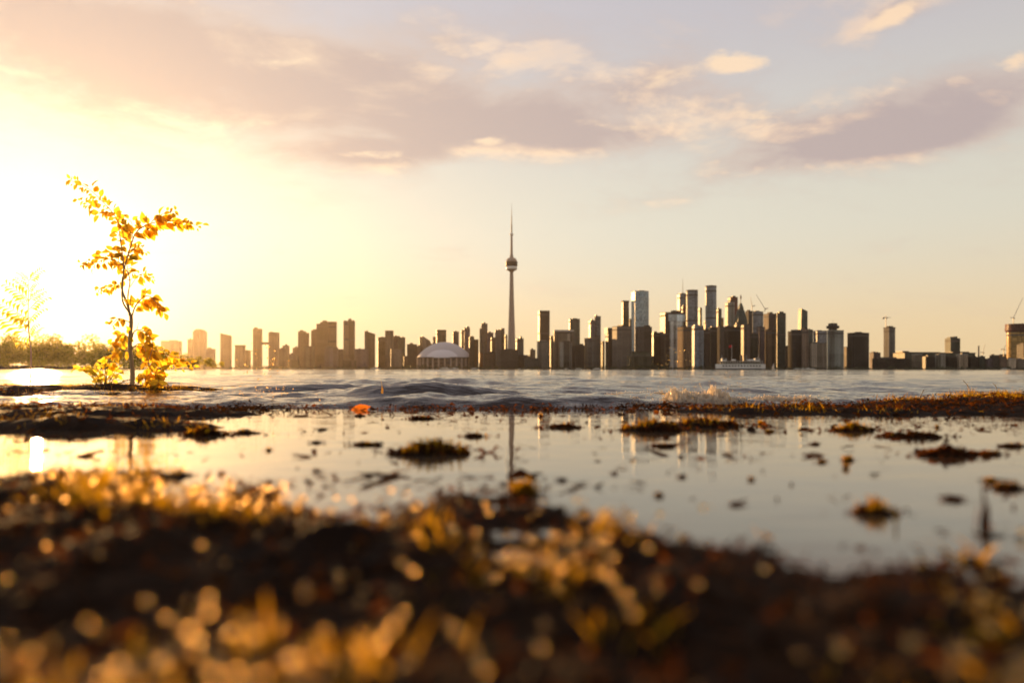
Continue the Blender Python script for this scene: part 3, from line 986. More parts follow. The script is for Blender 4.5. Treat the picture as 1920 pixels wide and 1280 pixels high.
B(1592, 1633, 624, 2360, 'black', 'massive dark brown hotel slab with bent front', 'bow', 6, 0.4)
B(1633, 1654, 661, 2650, 'mauve', 'distant low grey block past the massive brown slab', 'pier', pent=[(0.1, 0.4, 2, 'mauve'), (0.6, 0.8, 1.5, 'mauve')])
ce, cw, cdp, chh = B(1660, 1682, 615, 2500, 'grey', 'unfinished tower with a crane on its roof', 'rect', 16, 0.9, cap=(0.6, 1.5, 'roof_dark'), pent=[(0.25, 0.85, 4, 'dark')])
B(1640, 1712, 672, 2320, 'dark', 'long low dark ribbed block below the unfinished tower', 'pier', 2, 0.3)
B(1684, 1842, 661, 2420, 'olive', 'very long low complex with a stepped roof line', 'rect', 2, 0.3, pent=[(0.01, 0.1, 3, 'dark'), (0.1, 0.55, 1.2, 'olive'), (0.72, 0.96, 2.0, 'dark')])
for (a, b, yt, st, lb) in ((1712, 1732, 664, 'cream', 'pale bay of the long low complex near the unfinished tower'),
                           (1732, 1756, 668, 'black', 'dark recess block between the first pale bays'),
                           (1756, 1776, 664, 'cream', 'second pale bay of the long low complex'),
                           (1776, 1797, 668, 'black', 'dark brown block under the lone grey tower'),
                           (1796, 1818, 664, 'cream', 'pale bay with a tan stripe beneath the lone grey tower'),
                           (1817, 1839, 669, 'black', 'dark end block of the long low complex'),
                           (1838, 1850, 668, 'olive', 'small olive block closing the long low complex')):
    B(a, b, yt, 2330, st, lb, 'pier', 4, 0.6, name='low_block')
B(1776, 1805, 634, 2700, 'green', 'lone grey tower with two rooftop boxes above the long complex', 'pier', 8, pent=[(0.1, 0.35, 2.5, 'green'), (0.45, 0.85, 3.5, 'green')])
st = empty('smokestack', (WX(1835, 2450), 2450, 2.3), 0, 'single short chimney on the roof of the long complex', 'chimney')
obj('shaft', *lathe([(2.6, 0), (2.1, WZ(648, 2450) - 2.3)], 12), M['roof_dark'], st)
obj('rim', *lathe([(2.5, WZ(648, 2450) - 2.29), (2.5, WZ(648, 2450) - 0.9)], 12), M['roof_dark'], st)
lows = [(1849, 1866, 672, 'mauve', 'low grey warehouse with a dark neighbour on the east quay'), (1858, 1876, 666, 'dark', 'dark low warehouse with a flat roof on the east quay'),
        (1872, 1890, 670, 'brown', 'brown warehouse in front of orange glowing roofs'), (1888, 1908, 672, 'cream', 'pale square silo block on the east quay'),
        (1906, 1925, 673, 'grey', 'grey shed at the foot of the unfinished round tower'), (1924, 1960, 670, 'mauve', 'last grey shed of the east quay')]
for (a, b, yt, stl, lb) in lows:
    B(a, b, yt, 2330, stl, lb, 'rect', 4, 0.6, name='warehouse')
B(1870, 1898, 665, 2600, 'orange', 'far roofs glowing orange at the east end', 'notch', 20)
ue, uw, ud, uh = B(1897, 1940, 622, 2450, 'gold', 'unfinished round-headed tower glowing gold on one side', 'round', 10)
obj('bare_floors', *lathe([(uw * 0.46, uh + 1.7), (uw * 0.50, uh + 8), (uw * 0.50, uh + 15), (uw * 0.49, uh + 15.5), (uw * 0.49, uh + 30)], 24), M['red'], ue)
B(1912, 1945, 645, 2380, 'dark', 'dark block against the unfinished round-headed tower', 'rect', 6)


# hazy mid-rises that fill the row behind the towers
fr_ = random.Random(91)
for i in range(22):
    x0 = fr_.uniform(300, 1000)
    o4 = B(x0, x0 + fr_.uniform(8, 18), fr_.uniform(648, 674), fr_.uniform(2880, 3000), fr_.choice(('tan', 'mauve', 'brown', 'grey')), 'plain hazy mid-rise in the row behind the towers', 'pier', fr_.uniform(0, 20), name='mid_rise')
    o4[0]['group'] = 'hazy mid-rises behind the towers'


# observation tower
def tower():
    Y = 2440.0
    e = empty('observation_tower', (WX(959, Y), Y, 2.3), 0, 'tall tapering concrete tower with round observation pod and needle antenna', 'tower')
    k = Y / F

    def zof(py):
        return WZ(py, Y) - 2.3
    # three-legged shaft, hollowed between the legs
    rot = R(96)
    secs = [(692, 9.6), (660, 8.2), (620, 6.6), (580, 5.2), (545, 4.2), (510, 3.4)]
    vs, fs = [], []
    for py, half in secs:
        r = half * k
        for leg in range(3):
            a = rot + leg * 2 * math.pi / 3
            for da, rr in ((-0.24, 1.0), (0.24, 1.0), (0.62, 0.46), (1.05, 0.40), (2 * math.pi / 3 - 0.62, 0.46)):
                vs.append((r * rr * math.cos(a + da), r * rr * math.sin(a + da), zof(py)))
    n = 15
    for s in range(len(secs) - 1):
        for i in range(n):
            j = (i + 1) % n
            fs.append((s * n + i, s * n + j, (s + 1) * n + j, (s + 1) * n + i))
    obj('shaft', vs, fs, M['concrete'], e)
    obj('pod_base', *lathe([(r * k, zof(p)) for r, p in [(3.2, 510), (6.8, 507.2), (9.6, 506)]], 32), M['concrete'], e)
    obj('radome_ring', *lathe([(r * k, zof(p)) for r, p in [(9.8, 505.9), (10.6, 504), (10.6, 501.5), (9.8, 499.8)]], 32), M['whitepaint'], e, True)
    obj('observation_deck', *lathe([(r * k, zof(p)) for r, p in [(10.2, 499.7), (11.4, 498), (11.4, 495.8), (10.6, 495.7), (10.6, 494), (11.5, 493.9), (11.5, 491.5), (10.4, 491.3)]], 32), M['dark'], e)
    obj('upper_deck', *lathe([(r * k, zof(p)) for r, p in [(9.8, 491.2), (10.4, 490), (10.2, 488.2), (9.0, 487.2), (8.4, 485.0), (5.2, 483.6)]], 32), M['concrete'], e)
    obj('collar', *lathe([(r * k, zof(p)) for r, p in [(3.6, 483.5), (3.4, 480), (2.6, 477)]], 20), M['concrete'], e)
    obj('upper_shaft', *lathe([(r * k, zof(p)) for r, p in [(2.5, 476.9), (2.1, 460), (1.9, 442)]], 8), M['concrete'], e)
    obj('sky_pod', *lathe([(r * k, zof(p)) for r, p in [(2.0, 441.9), (3.4, 440.6), (3.4, 438.2), (1.8, 437)]], 20), M['whitepaint'], e)
    obj('antenna', *lathe([(r * k, zof(p)) for r, p in [(1.5, 436.9), (1.3, 420), (1.0, 419.9), (0.9, 405), (0.55, 404.9), (0.5, 393), (0.3, 392.9), (0.15, 381)]], 8), M['steel'], e)


tower()


# domed stadium
def stadium():
    Y = 2300.0
    k = Y / F
    e = empty('domed_stadium', (WX(828, Y), Y + 95, 2.3), 0, 'domed stadium with a big pale grey retractable roof', 'stadium')
    zb = WZ(670, Y) - 2.3
    zt = WZ(639, Y) - 2.3
    obj('drum_wall', *lathe([(86, 0), (86, zb * 0.45), (90, zb * 0.5), (90, zb - 1.0)], 40), M['brown'], e)
    # rear half shell, higher, and two front shells nested under it
    def shell(rx, ry, z0, z1, name, m, a0, a1, power=0.62, rows=9, cols=36):
        vs, fs = [], []
        for i in range(rows + 1):
            v = i / rows * math.pi / 2
            for j in range(cols + 1):
                a = a0 + (a1 - a0) * j / cols
                vs.append((rx * math.cos(v) * math.cos(a), ry * math.cos(v) * math.sin(a), z0 + (z1 - z0) * math.sin(v) ** power))
        for i in range(rows):
            for j in range(cols):
                p = i * (cols + 1) + j
                fs.append((p, p + 1, p + cols + 2, p + cols + 1))
        obj(name, vs, fs, M[m], e, True)
    shell(93, 93, zb - 0.9, zt, 'outer_roof_shell', 'dome_rim', R(0), R(360), 1.7)
    shell(84, 97, zb - 0.9, zt - 8, 'front_roof_panel', 'dome', R(180), R(360), 1.5)
    obj('eave', *lathe([(91, zb - 1.4), (95.5, zb - 0.6), (95.5, zb + 1.0), (93, zb + 1.6)], 48), M['roof_dark'], e)
    for i in range(14):
        a = R(190 + i * 160 / 13)
        q = obj('buttress', *prism(rect(4, 5), 0, zb - 1.5), M['concrete'], e)
        q.location = (91 * math.cos(a), 91 * math.sin(a), 0)
        q.rotation_euler = (0, 0, a)


stadium()


# cranes
def crane(px, ybase, ytop, Y, jib, back, label, luff=None):
    z0, z1 = WZ(ybase, Y), WZ(ytop, Y)
    e = empty('tower_crane', (WX(px, Y), Y, z0), 0, label, 'crane', 'construction cranes on the skyline')
    h = z1 - z0
    obj('mast', *prism(rect(2.0, 2.0), 0, h), M['steel'], e)
    obj('cab', *prism(rect(3.4, 3.0, 2.2, -1.2), h - 3.4, h - 0.4), M['windowdark'], e)
    k = Y / F
    if luff:
        dx, dy = luff
        obj('jib', *tube([(0, 0, h + 0.1), (dx * k, 0, h - dy * k)], [1.1, 0.6], 4), M['steel'], e)
        obj('counter_jib', *tube([(0.6, 0, h + 0.4), (-math.copysign(7, dx) * k * 0.9, 0, h + 0.6)], [1.2, 1.4], 4), M['steel'], e)
    else:
        obj('jib', *tube([(-back * k, 0, h + 0.8), (0, 0, h + 1.0), (jib * k, 0, h + 0.8)], [1.2, 1.1, 0.6], 4), M['steel'], e)
        obj('apex', *prism(rect(1.6, 1.6), h + 1.9, h + 11, rect(0.5, 0.5)), M['steel'], e)
        obj('counterweight', *prism(rect(5, 2.4, -back * k + 3, 0), h - 4.5, h - 0.2), M['roof_dark'], e)


crane(1661, 613, 595, 2505, 9, 6, 'hammerhead crane on the unfinished tower past the massive brown slab')
crane(1410, 583, 573, 2705, 0, 0, 'steeply raised crane over the orange-edged dark slab', luff=(-3, -17))
crane(1434, 584, 578, 2745, 0, 0, 'slanting crane jib over the sun-blazed glass tower', luff=(-16, -26))
crane(1900, 606, 595, 2455, 0, 0, 'raised crane on the unfinished round-headed tower', luff=(18, -38))
crane(1882, 668, 654, 2500, 0, 0, 'small far crane above the east quay warehouses', luff=(4, -8))
crane(1843, 664, 660, 2800, 0, 0, 'thin distant crane jib past the short chimney', luff=(4, -16))


# waterfront greenery, far too small to count
def ico(sub=1):
    bm = bmesh.new()
    bmesh.ops.create_icosphere(bm, subdivisions=sub, radius=1.0)
    V = np.array([v.co[:] for v in bm.verts])
    Fc = np.array([[v.index for v in f.verts] for f in bm.faces])
    bm.free()
    return V, Fc


ICO1, ICOF1 = ico(1)
ICO2, ICOF2 = ico(2)


def blobs(name, P, S, m, jitter=0.0, base=(ICO1, ICOF1), squash=1.0, smooth=False):
    V0, F0 = base
    n, k = len(P), len(V0)
    S = np.asarray(S).reshape(n, 1, 1)
    V = V0[None] * S * (1 + jitter * (rng.random((n, k, 1)) - 0.5))
    V[:, :, 2] *= squash
    V = V + np.asarray(P)[:, None, :]
    Fa = (F0[None] + (np.arange(n) * k)[:, None, None]).reshape(-1, 3)
    return link_mesh(name, arr_mesh(name, V, Fa), m, smooth=smooth)


def leaf_cloud(P, size, name):
    """many small leaf-like quads, one at each point, turned at random"""
    n = len(P)
    a = rng.normal(size=(n, 3))
    a /= np.linalg.norm(a, axis=1, keepdims=True)
    b = np.cross(a, rng.normal(size=(n, 3)))
    b /= np.linalg.norm(b, axis=1, keepdims=True)
    s = size * (0.6 + 0.8 * rng.random((n, 1)))
    a, b = a * s, b * s * 0.6
    V = np.stack([P - a, P + b * 0.9, P + a, P - b * 0.9], 1)
    return arr_mesh(name, V, np.arange(4 * n).reshape(n, 4))


xs = rng.uniform(250, 1925, 900)
Yt = rng.uniform(2242, 2285, 900)
hts = rng.uniform(1.5, 5.5, 900) * (0.5 + vnoise(xs / 28.0, xs * 0, 4))
Pt = np.stack([WX(xs, Yt), Yt, 2.2 + hts * 0.8], -1)
Pl = np.repeat(Pt, 26, axis=0) + rng.normal(size=(900 * 26, 3)) * np.repeat(hts, 26)[:, None] * np.array([0.8, 0.8, 0.55])
Pl[:, 2] = np.maximum(Pl[:, 2], 2.4)
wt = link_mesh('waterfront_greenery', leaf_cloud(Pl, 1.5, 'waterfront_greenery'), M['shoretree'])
tag(wt, 'dark band of bushes and trees along the city waterfront', 'greenery', kind='stuff')


# wooded spit towards the sun
sp = []
n = 40
spv, spf = [], []
for i in range(n + 1):
    u = i / n
    xx = -420 + u * 305
    yy = 262 + 12 * math.sin(u * 5) - 10 * u
    hgt = 1.4 * (1 - max(0, u - 0.8) / 0.2 * 0.95)
    spv += [(xx, yy - 9, -0.4), (xx, yy - 6, hgt * 0.6), (xx, yy + 14, hgt), (xx, yy + 40, -0.4)]
for i in range(n):
    for k in range(3):
        a = i * 4 + k
        spf.append((a, a + 4, a + 5, a + 1))
tag(obj('spit', spv, spf, M['mud'], smooth=True), 'low wooded spit of land across the water', kind='structure')
tree_meshes = []
for v in range(4):
    cl = []
    nb = 11 + v
    for _ in range(nb):
        c = np.array([rng.normal() * 0.33, rng.normal() * 0.33, 0.48 + rng.normal() * 0.22])
        q = rng.normal(size=(150, 3))
        q /= np.linalg.norm(q, axis=1, keepdims=True)
        c[2] = max(c[2], 0.14)
        cl.append(c + q * (0.17 + 0.06 * rng.random()) * rng.random((150, 1)) ** 0.35)
    tree_meshes.append(leaf_cloud(np.concatenate(cl), 0.034, 'crown'))
    tree_meshes[-1].materials.append(M['fartree'])
trunk_v, trunk_f = tube([(0, 0, -0.05), (0.01, 0, 0.25), (0.0, 0.01, 0.55), (0.02, 0, 0.8)], [0.03, 0.024, 0.016, 0.006], 7)
trunk_me = bpy.data.meshes.new('trunk')
trunk_me.from_pydata(trunk_v, [], trunk_f)
trunk_me.materials.append(M['bark'])
nb_ = 700
ub = rng.random(nb_)
Pbs = np.stack([-420 + ub * 300, 262 + 12 * np.sin(ub * 5) - 10 * ub + rng.normal(size=nb_) * 5, 1.0 + 2.6 * rng.random(nb_) ** 1.5], -1)
Pbs = np.repeat(Pbs, 14, axis=0) + rng.normal(size=(nb_ * 14, 3)) * np.array([1.1, 1.0, 0.7])
Pbs[:, 2] = np.maximum(Pbs[:, 2], 0.5)
tag(link_mesh('spit_undergrowth', leaf_cloud(Pbs, 0.3, 'spit_undergrowth'), M['fartree']), 'glowing undergrowth along the wooded spit', 'undergrowth', kind='stuff')
for i in range(24):
    u = i / 23
    xx = -206 + u * 92 + rng.uniform(-2, 2)
    yy = 263 + rng.uniform(-6, 10)
    hgt = (11.8 - 4.0 * u + rng.uniform(-2.4, 2.4)) * (1.0 if u < 0.8 else 0.6)
    e = empty('spit_tree', (xx, yy, 0.7), rng.uniform(0, 6.28), 'bushy backlit tree growing on the wooded spit', 'tree', 'trees on the wooded spit')
    e.scale = (hgt * rng.uniform(1.0, 1.6), hgt * 1.2, hgt)
    link_mesh('crown', tree_meshes[i % 4], None, e)
    link_mesh('trunk', trunk_me, None, e)


# ------------------------------------------------------------------ boats
def ferry():
    Y = 690.0
    k = Y / F
    L = 92 * k
    e = empty('passenger_ferry', (WX(1388, Y), Y, 0.0), R(-4), 'white double-ended passenger ferry with dark open upper deck', 'ferry')

    def hullplan(l, w, n=10):
        top = []
        for i in range(n + 1):
            u = -1 + 2 * i / n
            top.append((u * l / 2, -w / 2 * (1 - abs(u) ** 5)))
        return top + [(-x, -y) for x, y in top[1:-1]]
    obj('hull', *prism(hullplan(L * 0.97, 9.4), -0.5, 1.0, hullplan(L, 10.5)), M['bluepaint'], e)
    obj('main_deck_wall', *prism(hullplan(L, 10.5), 1.02, 5.0), M['whitepaint'], e)
    for i in range(13):
        x = -L * 0.36 + i * L * 0.06
        obj('window', *prism(rect(1.5, 0.12, x, -5.30 if abs(x) < L * 0.3 else -5.12), 3.0, 4.2), M['windowdark'], e)
    obj('upper_deck', *prism(hullplan(L * 0.99, 10.9), 5.02, 5.35), M['whitepaint'], e)
    obj('upper_cabin', *prism(hullplan(L * 0.80, 7.6), 5.37, 7.8), M['windowdark'], e)
    for i in range(18):
        x = -L * 0.42 + i * L * 0.84 / 17
        obj('post', *prism(rect(0.22, 0.22, x, -4.3), 5.37, 7.9), M['whitepaint'], e)
    obj('canopy', *prism(hullplan(L * 0.90, 9.6), 7.92, 8.3), M['roof_light'], e)
    for s in (-1, 1):
        wh_ = obj('wheelhouse', *prism(rect(4.2, 4.0, s * L * 0.33, 0), 8.32, 10.8, rect(4.6, 4.4, s * L * 0.33, 0)), M['whitepaint'], e)
        obj('window', *prism(rect(3.6, 0.1, s * L * 0.33, -2.15), 9.4, 10.4), M['windowdark'], wh_)
    obj('funnel', *lathe([(1.2, 8.32), (1.1, 13.4), (1.25, 13.5), (1.25, 13.9)], 14), M['roof_dark'], e, loc=(L * 0.02, 0, 0))
    for x in (-L * 0.15, L * 0.17, L * 0.24):
        obj('lifeboat', *lathe([(0.2, 0), (0.9, 0.3), (1.0, 0.9), (0.5, 1.4)], 10, (2.4, 1.0)), M['whitepaint'], e, loc=(x, -3.2, 8.4))
    for x, h in ((-L * 0.37, 14.2), (-L * 0.17, 24.0), (L * 0.12, 14.5), (L * 0.36, 14.8)):
        obj('mast', *tube([(x, 0, 8.3), (x, 0, h)], [0.16, 0.08], 5), M['whitepaint'], e)
    obj('flag', [(-L * 0.17, 0, 23.8), (-L * 0.17 - 1.5, 0.3, 23.6), (-L * 0.17 - 2.8, -0.1, 23.2), (-L * 0.17, 0, 21.4), (-L * 0.17 - 1.5, 0.3, 21.3), (-L * 0.17 - 2.8, -0.1, 21.0)],
        [(0, 1, 4, 3), (1, 2, 5, 4)], M['redflag'], e)


ferry()


def sailboat(px, Y, h, label, sail=True, group=None, tilt=0.0):
    e = empty('sailboat', (WX(px, Y), Y, 0), R(random.uniform(-30, 30)), label, 'sailboat', group)
    l = h * 0.72
    pl = [(-l / 2, -0.10 * l), (l * 0.15, -0.13 * l), (l / 2, 0), (l * 0.15, 0.13 * l), (-l / 2, 0.10 * l)]
    obj('hull', *prism([(x * 0.9, y * 0.7) for x, y in pl], -0.2, 0.09 * h, pl), M['whitepaint'], e)
    obj('cabin', *prism(rect(l * 0.35, l * 0.14, -l * 0.05, 0), 0.092 * h, 0.15 * h), M['whitepaint'], e)
    obj('mast', *tube([(0.05 * l, 0, 0.15 * h), (0.05 * l, 0, h)], h * 0.009, 6), M['steel'], e)
    obj('boom', *tube([(0.05 * l, 0, 0.2 * h), (-0.42 * l, 0, 0.2 * h)], h * 0.008, 5), M['steel'], e)
    if sail:
        vs = []
        for i in range(7):
            u = i / 6
            wv = 0.46 * l * (1 - u) ** 0.85
            for j in range(5):
                s = j / 4
                vs.append((0.04 * l - wv * s, 0.10 * wv * math.sin(s * 3.0), h * (0.22 + 0.76 * u)))
        fs = [(i * 5 + j, i * 5 + j + 1, i * 5 + j + 6, i * 5 + j + 5) for i in range(6) for j in range(4)]
        obj('mainsail', vs, fs, M['sail'], e, True)


sailboat(1451, 1150, 11.0, 'small sailboat under a pink-lit sail behind the ferry')
for (px, Y, h, lb) in ((1506, 1900, 22, 'moored sailboat with bare mast off the slim pinkish tower'), (1516, 1900, 27, 'tall-masted moored sailboat beside two shorter masts'),
                       (1525, 1920, 20, 'moored sailboat with a low hull before the white ribbed apartments'), (853, 2100, 30, 'moored yacht with pale mast before the domed stadium'),
                       (1062, 2100, 17, 'moored white yacht before the portal-fronted block')):
    sailboat(px, Y, h, lb, False, 'sailboats moored along the waterfront')
for (px, Y, l, lb) in ((835, 2120, 34, 'long white tour boat moored before the stadium'), (890, 2120, 26, 'white launch moored between stadium and observation tower'), (1085, 2110, 22, 'white cabin cruiser in the marina'),
                       (1120, 2110, 26, 'pale cruiser moored below the golden-sided blocks'), (1495, 1850, 20, 'small red-trimmed launch near the moored masts'), (1885, 2000, 24, 'small orange-lit workboat by the east quay'), (704, 2120, 30, 'low white boat moored below a brown tower'), (974, 2000, 12, 'tiny white motorboat off the observation tower')):
    e = empty('motor_boat', (WX(px, Y), Y, 0), R(random.uniform(-15, 15)), lb, 'boat', 'motor boats along the waterfront')
    pl = [(-l / 2, -l * 0.11), (l * 0.2, -l * 0.12), (l / 2, 0), (l * 0.2, l * 0.12), (-l / 2, l * 0.11)]
    obj('hull', *prism([(x * 0.92, y * 0.7) for x, y in pl], -0.3, l * 0.08, pl), M['whitepaint'], e)
    obj('cabin', *prism(rect(l * 0.5, l * 0.16, -l * 0.04, 0), l * 0.082, l * 0.16, rect(l * 0.42, l * 0.14, -l * 0.06, 0)), M['whitepaint'], e)
    obj('window', *prism(rect(l * 0.36, l * 0.166, -l * 0.05, 0), l * 0.10, l * 0.135), M['windowdark'], e)
mk = empty('channel_marker', (WX(601, 420), 420, 0), 0, 'dark thin marker post standing in the lake', 'post')
obj('post', *lathe([(0.35, -1), (0.3, 2.2)], 10), M['roof_dark'], mk)
obj('top_mark', *lathe([(0.1, 2.21), (0.55, 2.3), (0.55, 2.9), (0.1, 3.1)], 10), M['roof_dark'], mk)


# ------------------------------------------------------------------ saplings on the bank
def leaf_mesh(name, m, fold=0.18, droop=0.22, wid=0.30):
    """pointed oval leaf folded along its midrib, tip drooping; unit length along +X"""
    st_ = [(0.0, 0.0), (0.12, 0.55), (0.32, 0.95), (0.55, 1.0), (0.78, 0.62), (1.0, 0.0)]
    vs, fs = [], []
    for u, w in st_:
        z = -droop * u * u
        vs += [(u, -w * wid, z + fold * w * wid * 1.6), (u, 0, z), (u, w * wid, z + fold * w * wid * 1.6)]
    for i in range(len(st_) - 1):
        a = i * 3
        fs += [(a, a + 1, a + 4, a + 3), (a + 1, a + 2, a + 5, a + 4)]
    me = bpy.data.meshes.new(name)
    me.from_pydata(vs, [], fs)
    me.polygons.foreach_set('use_smooth', [True] * len(me.polygons))
    me.materials.append(m)
    return me


LEAVES = [leaf_mesh('leaf', M['leaf'], 0.18, 0.22, 0.31), leaf_mesh('leaf', M['leaf'], 0.35, 0.40, 0.27), leaf_mesh('leaf', M['leaf'], 0.1, 0.1, 0.34)]
PALE = [leaf_mesh('leaf', M['leafpale'], 0.2, 0.25, 0.30), leaf_mesh('leaf', M['leafpale'], 0.3, 0.4, 0.27)]


def leaf_matrix(p, d, up, s):
    d = Vector(d).normalized()
    up = Vector(up)
    y = up.cross(d)
    if y.length < 1e-3:
        y = Vector((0, 1, 0))
    y.normalize()
    z = d.cross(y)
    return Matrix.Translation(p) @ Matrix((d, y, z)).transposed().to_4x4() @ Matrix.Scale(s, 4)


def put_leaf(me, parent, p, d, up, s):
    o = bpy.data.objects.new('leaf', me)
    C.objects.link(o)
    o.parent = parent
    o.matrix_local = leaf_matrix(p, d, up, s)
    return o


def sapling():
    Y = 4.7
    k = Y / F
    base = Vector((WX(246, Y), Y, 0.0))
    e = empty('sapling', base, 0, 'slender sapling with drooping golden leaves on the near bank', 'sapling')

    def L(px, py, yo=0.0):
        return Vector(((px - 246) * k, yo, (735 - py) * k))
    stems = [
        # points (px, py, depth offset), start radius, end radius, leaves on the branch (from, spacing), leaf length
        ([(246, 738, 0), (247, 700, 0.01), (244, 650, 0.0), (246, 600, 0.0), (243, 588, 0)], 0.016, 0.010, None, 0),
        ([(243, 588, 0), (226, 560, 0.02), (224, 500, 0.05), (217, 455, 0.06), (208, 410, 0.07), (190, 382, 0.05), (160, 352, 0.02), (128, 338, 0.0)], 0.006, 0.0012, 0.52, 0.072),
        ([(245, 590, 0), (234, 545, -0.03), (240, 510, -0.05), (256, 470, -0.08), (272, 440, -0.10), (310, 428, -0.16), (350, 428, -0.22), (385, 434, -0.26), (410, 442, -0.3)], 0.006, 0.001, 0.42, 0.078),
        ([(243, 588, 0), (232, 555, 0.05), (228, 520, 0.1), (205, 490, 0.15), (170, 478, 0.2), (135, 484, 0.25), (102, 484, 0.3)], 0.005, 0.001, 0.40, 0.066),
        ([(228, 520, 0.1), (215, 486, 0.13), (190, 470, 0.18), (158, 462, 0.2)], 0.003, 0.001, 0.15, 0.066),
        ([(236, 560, 0.0), (212, 532, 0.06), (190, 536, 0.1), (155, 540, 0.16)], 0.003, 0.0008, 0.25, 0.05),
        ([(246, 600, 0), (262, 575, -0.05), (290, 558, -0.1), (318, 575, -0.16), (334, 590, -0.2)], 0.005, 0.001, 0.22, 0.074),
        ([(250, 540, -0.04), (268, 520, -0.06), (290, 518, -0.1), (306, 528, -0.14)], 0.002, 0.0006, 0.3, 0.045),
        ([(246, 640, 0), (262, 622, -0.06), (290, 625, -0.12), (315, 650, -0.2), (308, 700, -0.26)], 0.005, 0.001, 0.15, 0.085),
        ([(246, 655, 0), (268, 645, -0.04), (288, 660, -0.1), (300, 690, -0.14)], 0.004, 0.001, 0.15, 0.085),
        ([(246, 650, 0), (278, 652, -0.05), (320, 664, -0.12), (360, 672, -0.2), (400, 684, -0.28)], 0.004, 0.001, 0.15, 0.055),
        ([(246, 668, 0), (270, 668, 0.06), (296, 678, 0.12), (318, 690, 0.18)], 0.003, 0.001, 0.1, 0.07),
        ([(244, 605, 0), (226, 600, 0.05), (206, 596, 0.1), (186, 608, 0.14)], 0.004, 0.001, 0.3, 0.06),
        ([(245, 640, 0), (225, 628, 0.06), (200, 634, 0.12), (176, 655, 0.2)], 0.004, 0.001, 0.1, 0.07),
        ([(246, 665, 0), (222, 655, 0.06), (196, 664, 0.14), (168, 690, 0.2)], 0.004, 0.001, 0.1, 0.07),
        ([(300, 430, -0.14), (318, 420, -0.18), (340, 414, -0.22), (366, 412, -0.25)], 0.002, 0.0006, 0.1, 0.062),
        ([(262, 455, -0.09), (262, 425, -0.1), (248, 415, -0.1), (232, 420, -0.1)], 0.002, 0.0006, 0.2, 0.055),
        ([(200, 395, 0.06), (180, 396, 0.04), (160, 384, 0.02), (148, 372, 0.0)], 0.002, 0.0006, 0.1, 0.055),
        ([(212, 440, 0.06), (226, 425, 0.03), (238, 432, 0.0)], 0.002, 0.0006, 0.2, 0.045),
        ([(252, 480, -0.07), (272, 470, -0.1), (292, 478, -0.13)], 0.002, 0.0006, 0.2, 0.045),
    ]
    rr = random.Random(3)
    todo = []
    for bi, (pts, r0, r1, start, ls) in enumerate(stems):
        cv = smoothcurve([L(*p) for p in pts], 6)
        nn = len(cv)
        br = obj('trunk' if bi == 0 else 'branch', *tube(cv, [r0 + (r1 - r0) * i / (nn - 1) for i in range(nn)], 6), M['bark'], e, True)
        if start is None:
            continue
        # arc length walk, leaves alternate left and right
        acc, s_next, side = 0.0, 0.0, 1
        lens = [(cv[i + 1] - cv[i]).length for i in range(nn - 1)]
        tot = sum(lens)
        s = tot * start * 0.75
        gap = ls * (0.125 if bi in (1, 2, 3, 6) else 0.21)
        while s < tot:
            a, i = s, 0
            while i < nn - 2 and a > lens[i]:
                a -= lens[i]
                i += 1
            p = cv[i].lerp(cv[i + 1], a / lens[i])
            tn = (cv[i + 1] - cv[i]).normalized()
            f = s / tot
            lat = tn.cross(Vector((0, 0, 1))).normalized() * side
            perp = Vector((-tn.z, 0, tn.x)) * side
            d = tn * rr.uniform(0.25, 0.8) + perp * rr.uniform(0.3, 0.9) + lat * rr.uniform(-0.2, 0.5) + Vector((0, 0, -rr.uniform(0.1, 0.7)))
            up = Vector((rr.uniform(-0.7, 0.7), -1.0, rr.uniform(-0.2, 0.9)))
            size = ls * rr.choice((0.5, 0.7, 0.85, 0.95, 1.05)) * rr.uniform(0.85, 1.1) * (1.0 - 0.45 * f ** 3)
            pet = Vector((rr.gauss(0, 1), rr.gauss(0, 1), rr.gauss(0, 1))) * ls * 0.12 + d.normalized() * ls * 0.18
            todo.append((size, len(todo), rr.choice(LEAVES), br, p + pet, d, up))
            side = -side
            # sparser where the branch leaves the crown
            s += gap * rr.uniform(0.6, 1.3) * (1.8 if f < start else 1.0)
    todo.sort(reverse=True)
    for size, _, me, br, p, d, up in todo[:300]:
        put_leaf(me, br, p, d, up, size)
    # the smaller leaves, joined
    vs, fs = [], []
    for size, _, me, br, p, d, up in todo[300:]:
        mt = leaf_matrix(p, d, up, size)
        o0 = len(vs)
        vs += [tuple(mt @ v.co) for v in me.vertices]
        fs += [tuple(o0 + i for i in pl.vertices) for pl in me.polygons]
    tag(obj('small_leaves', vs, fs, M['leaf'], e, True), kind='stuff')


sapling()


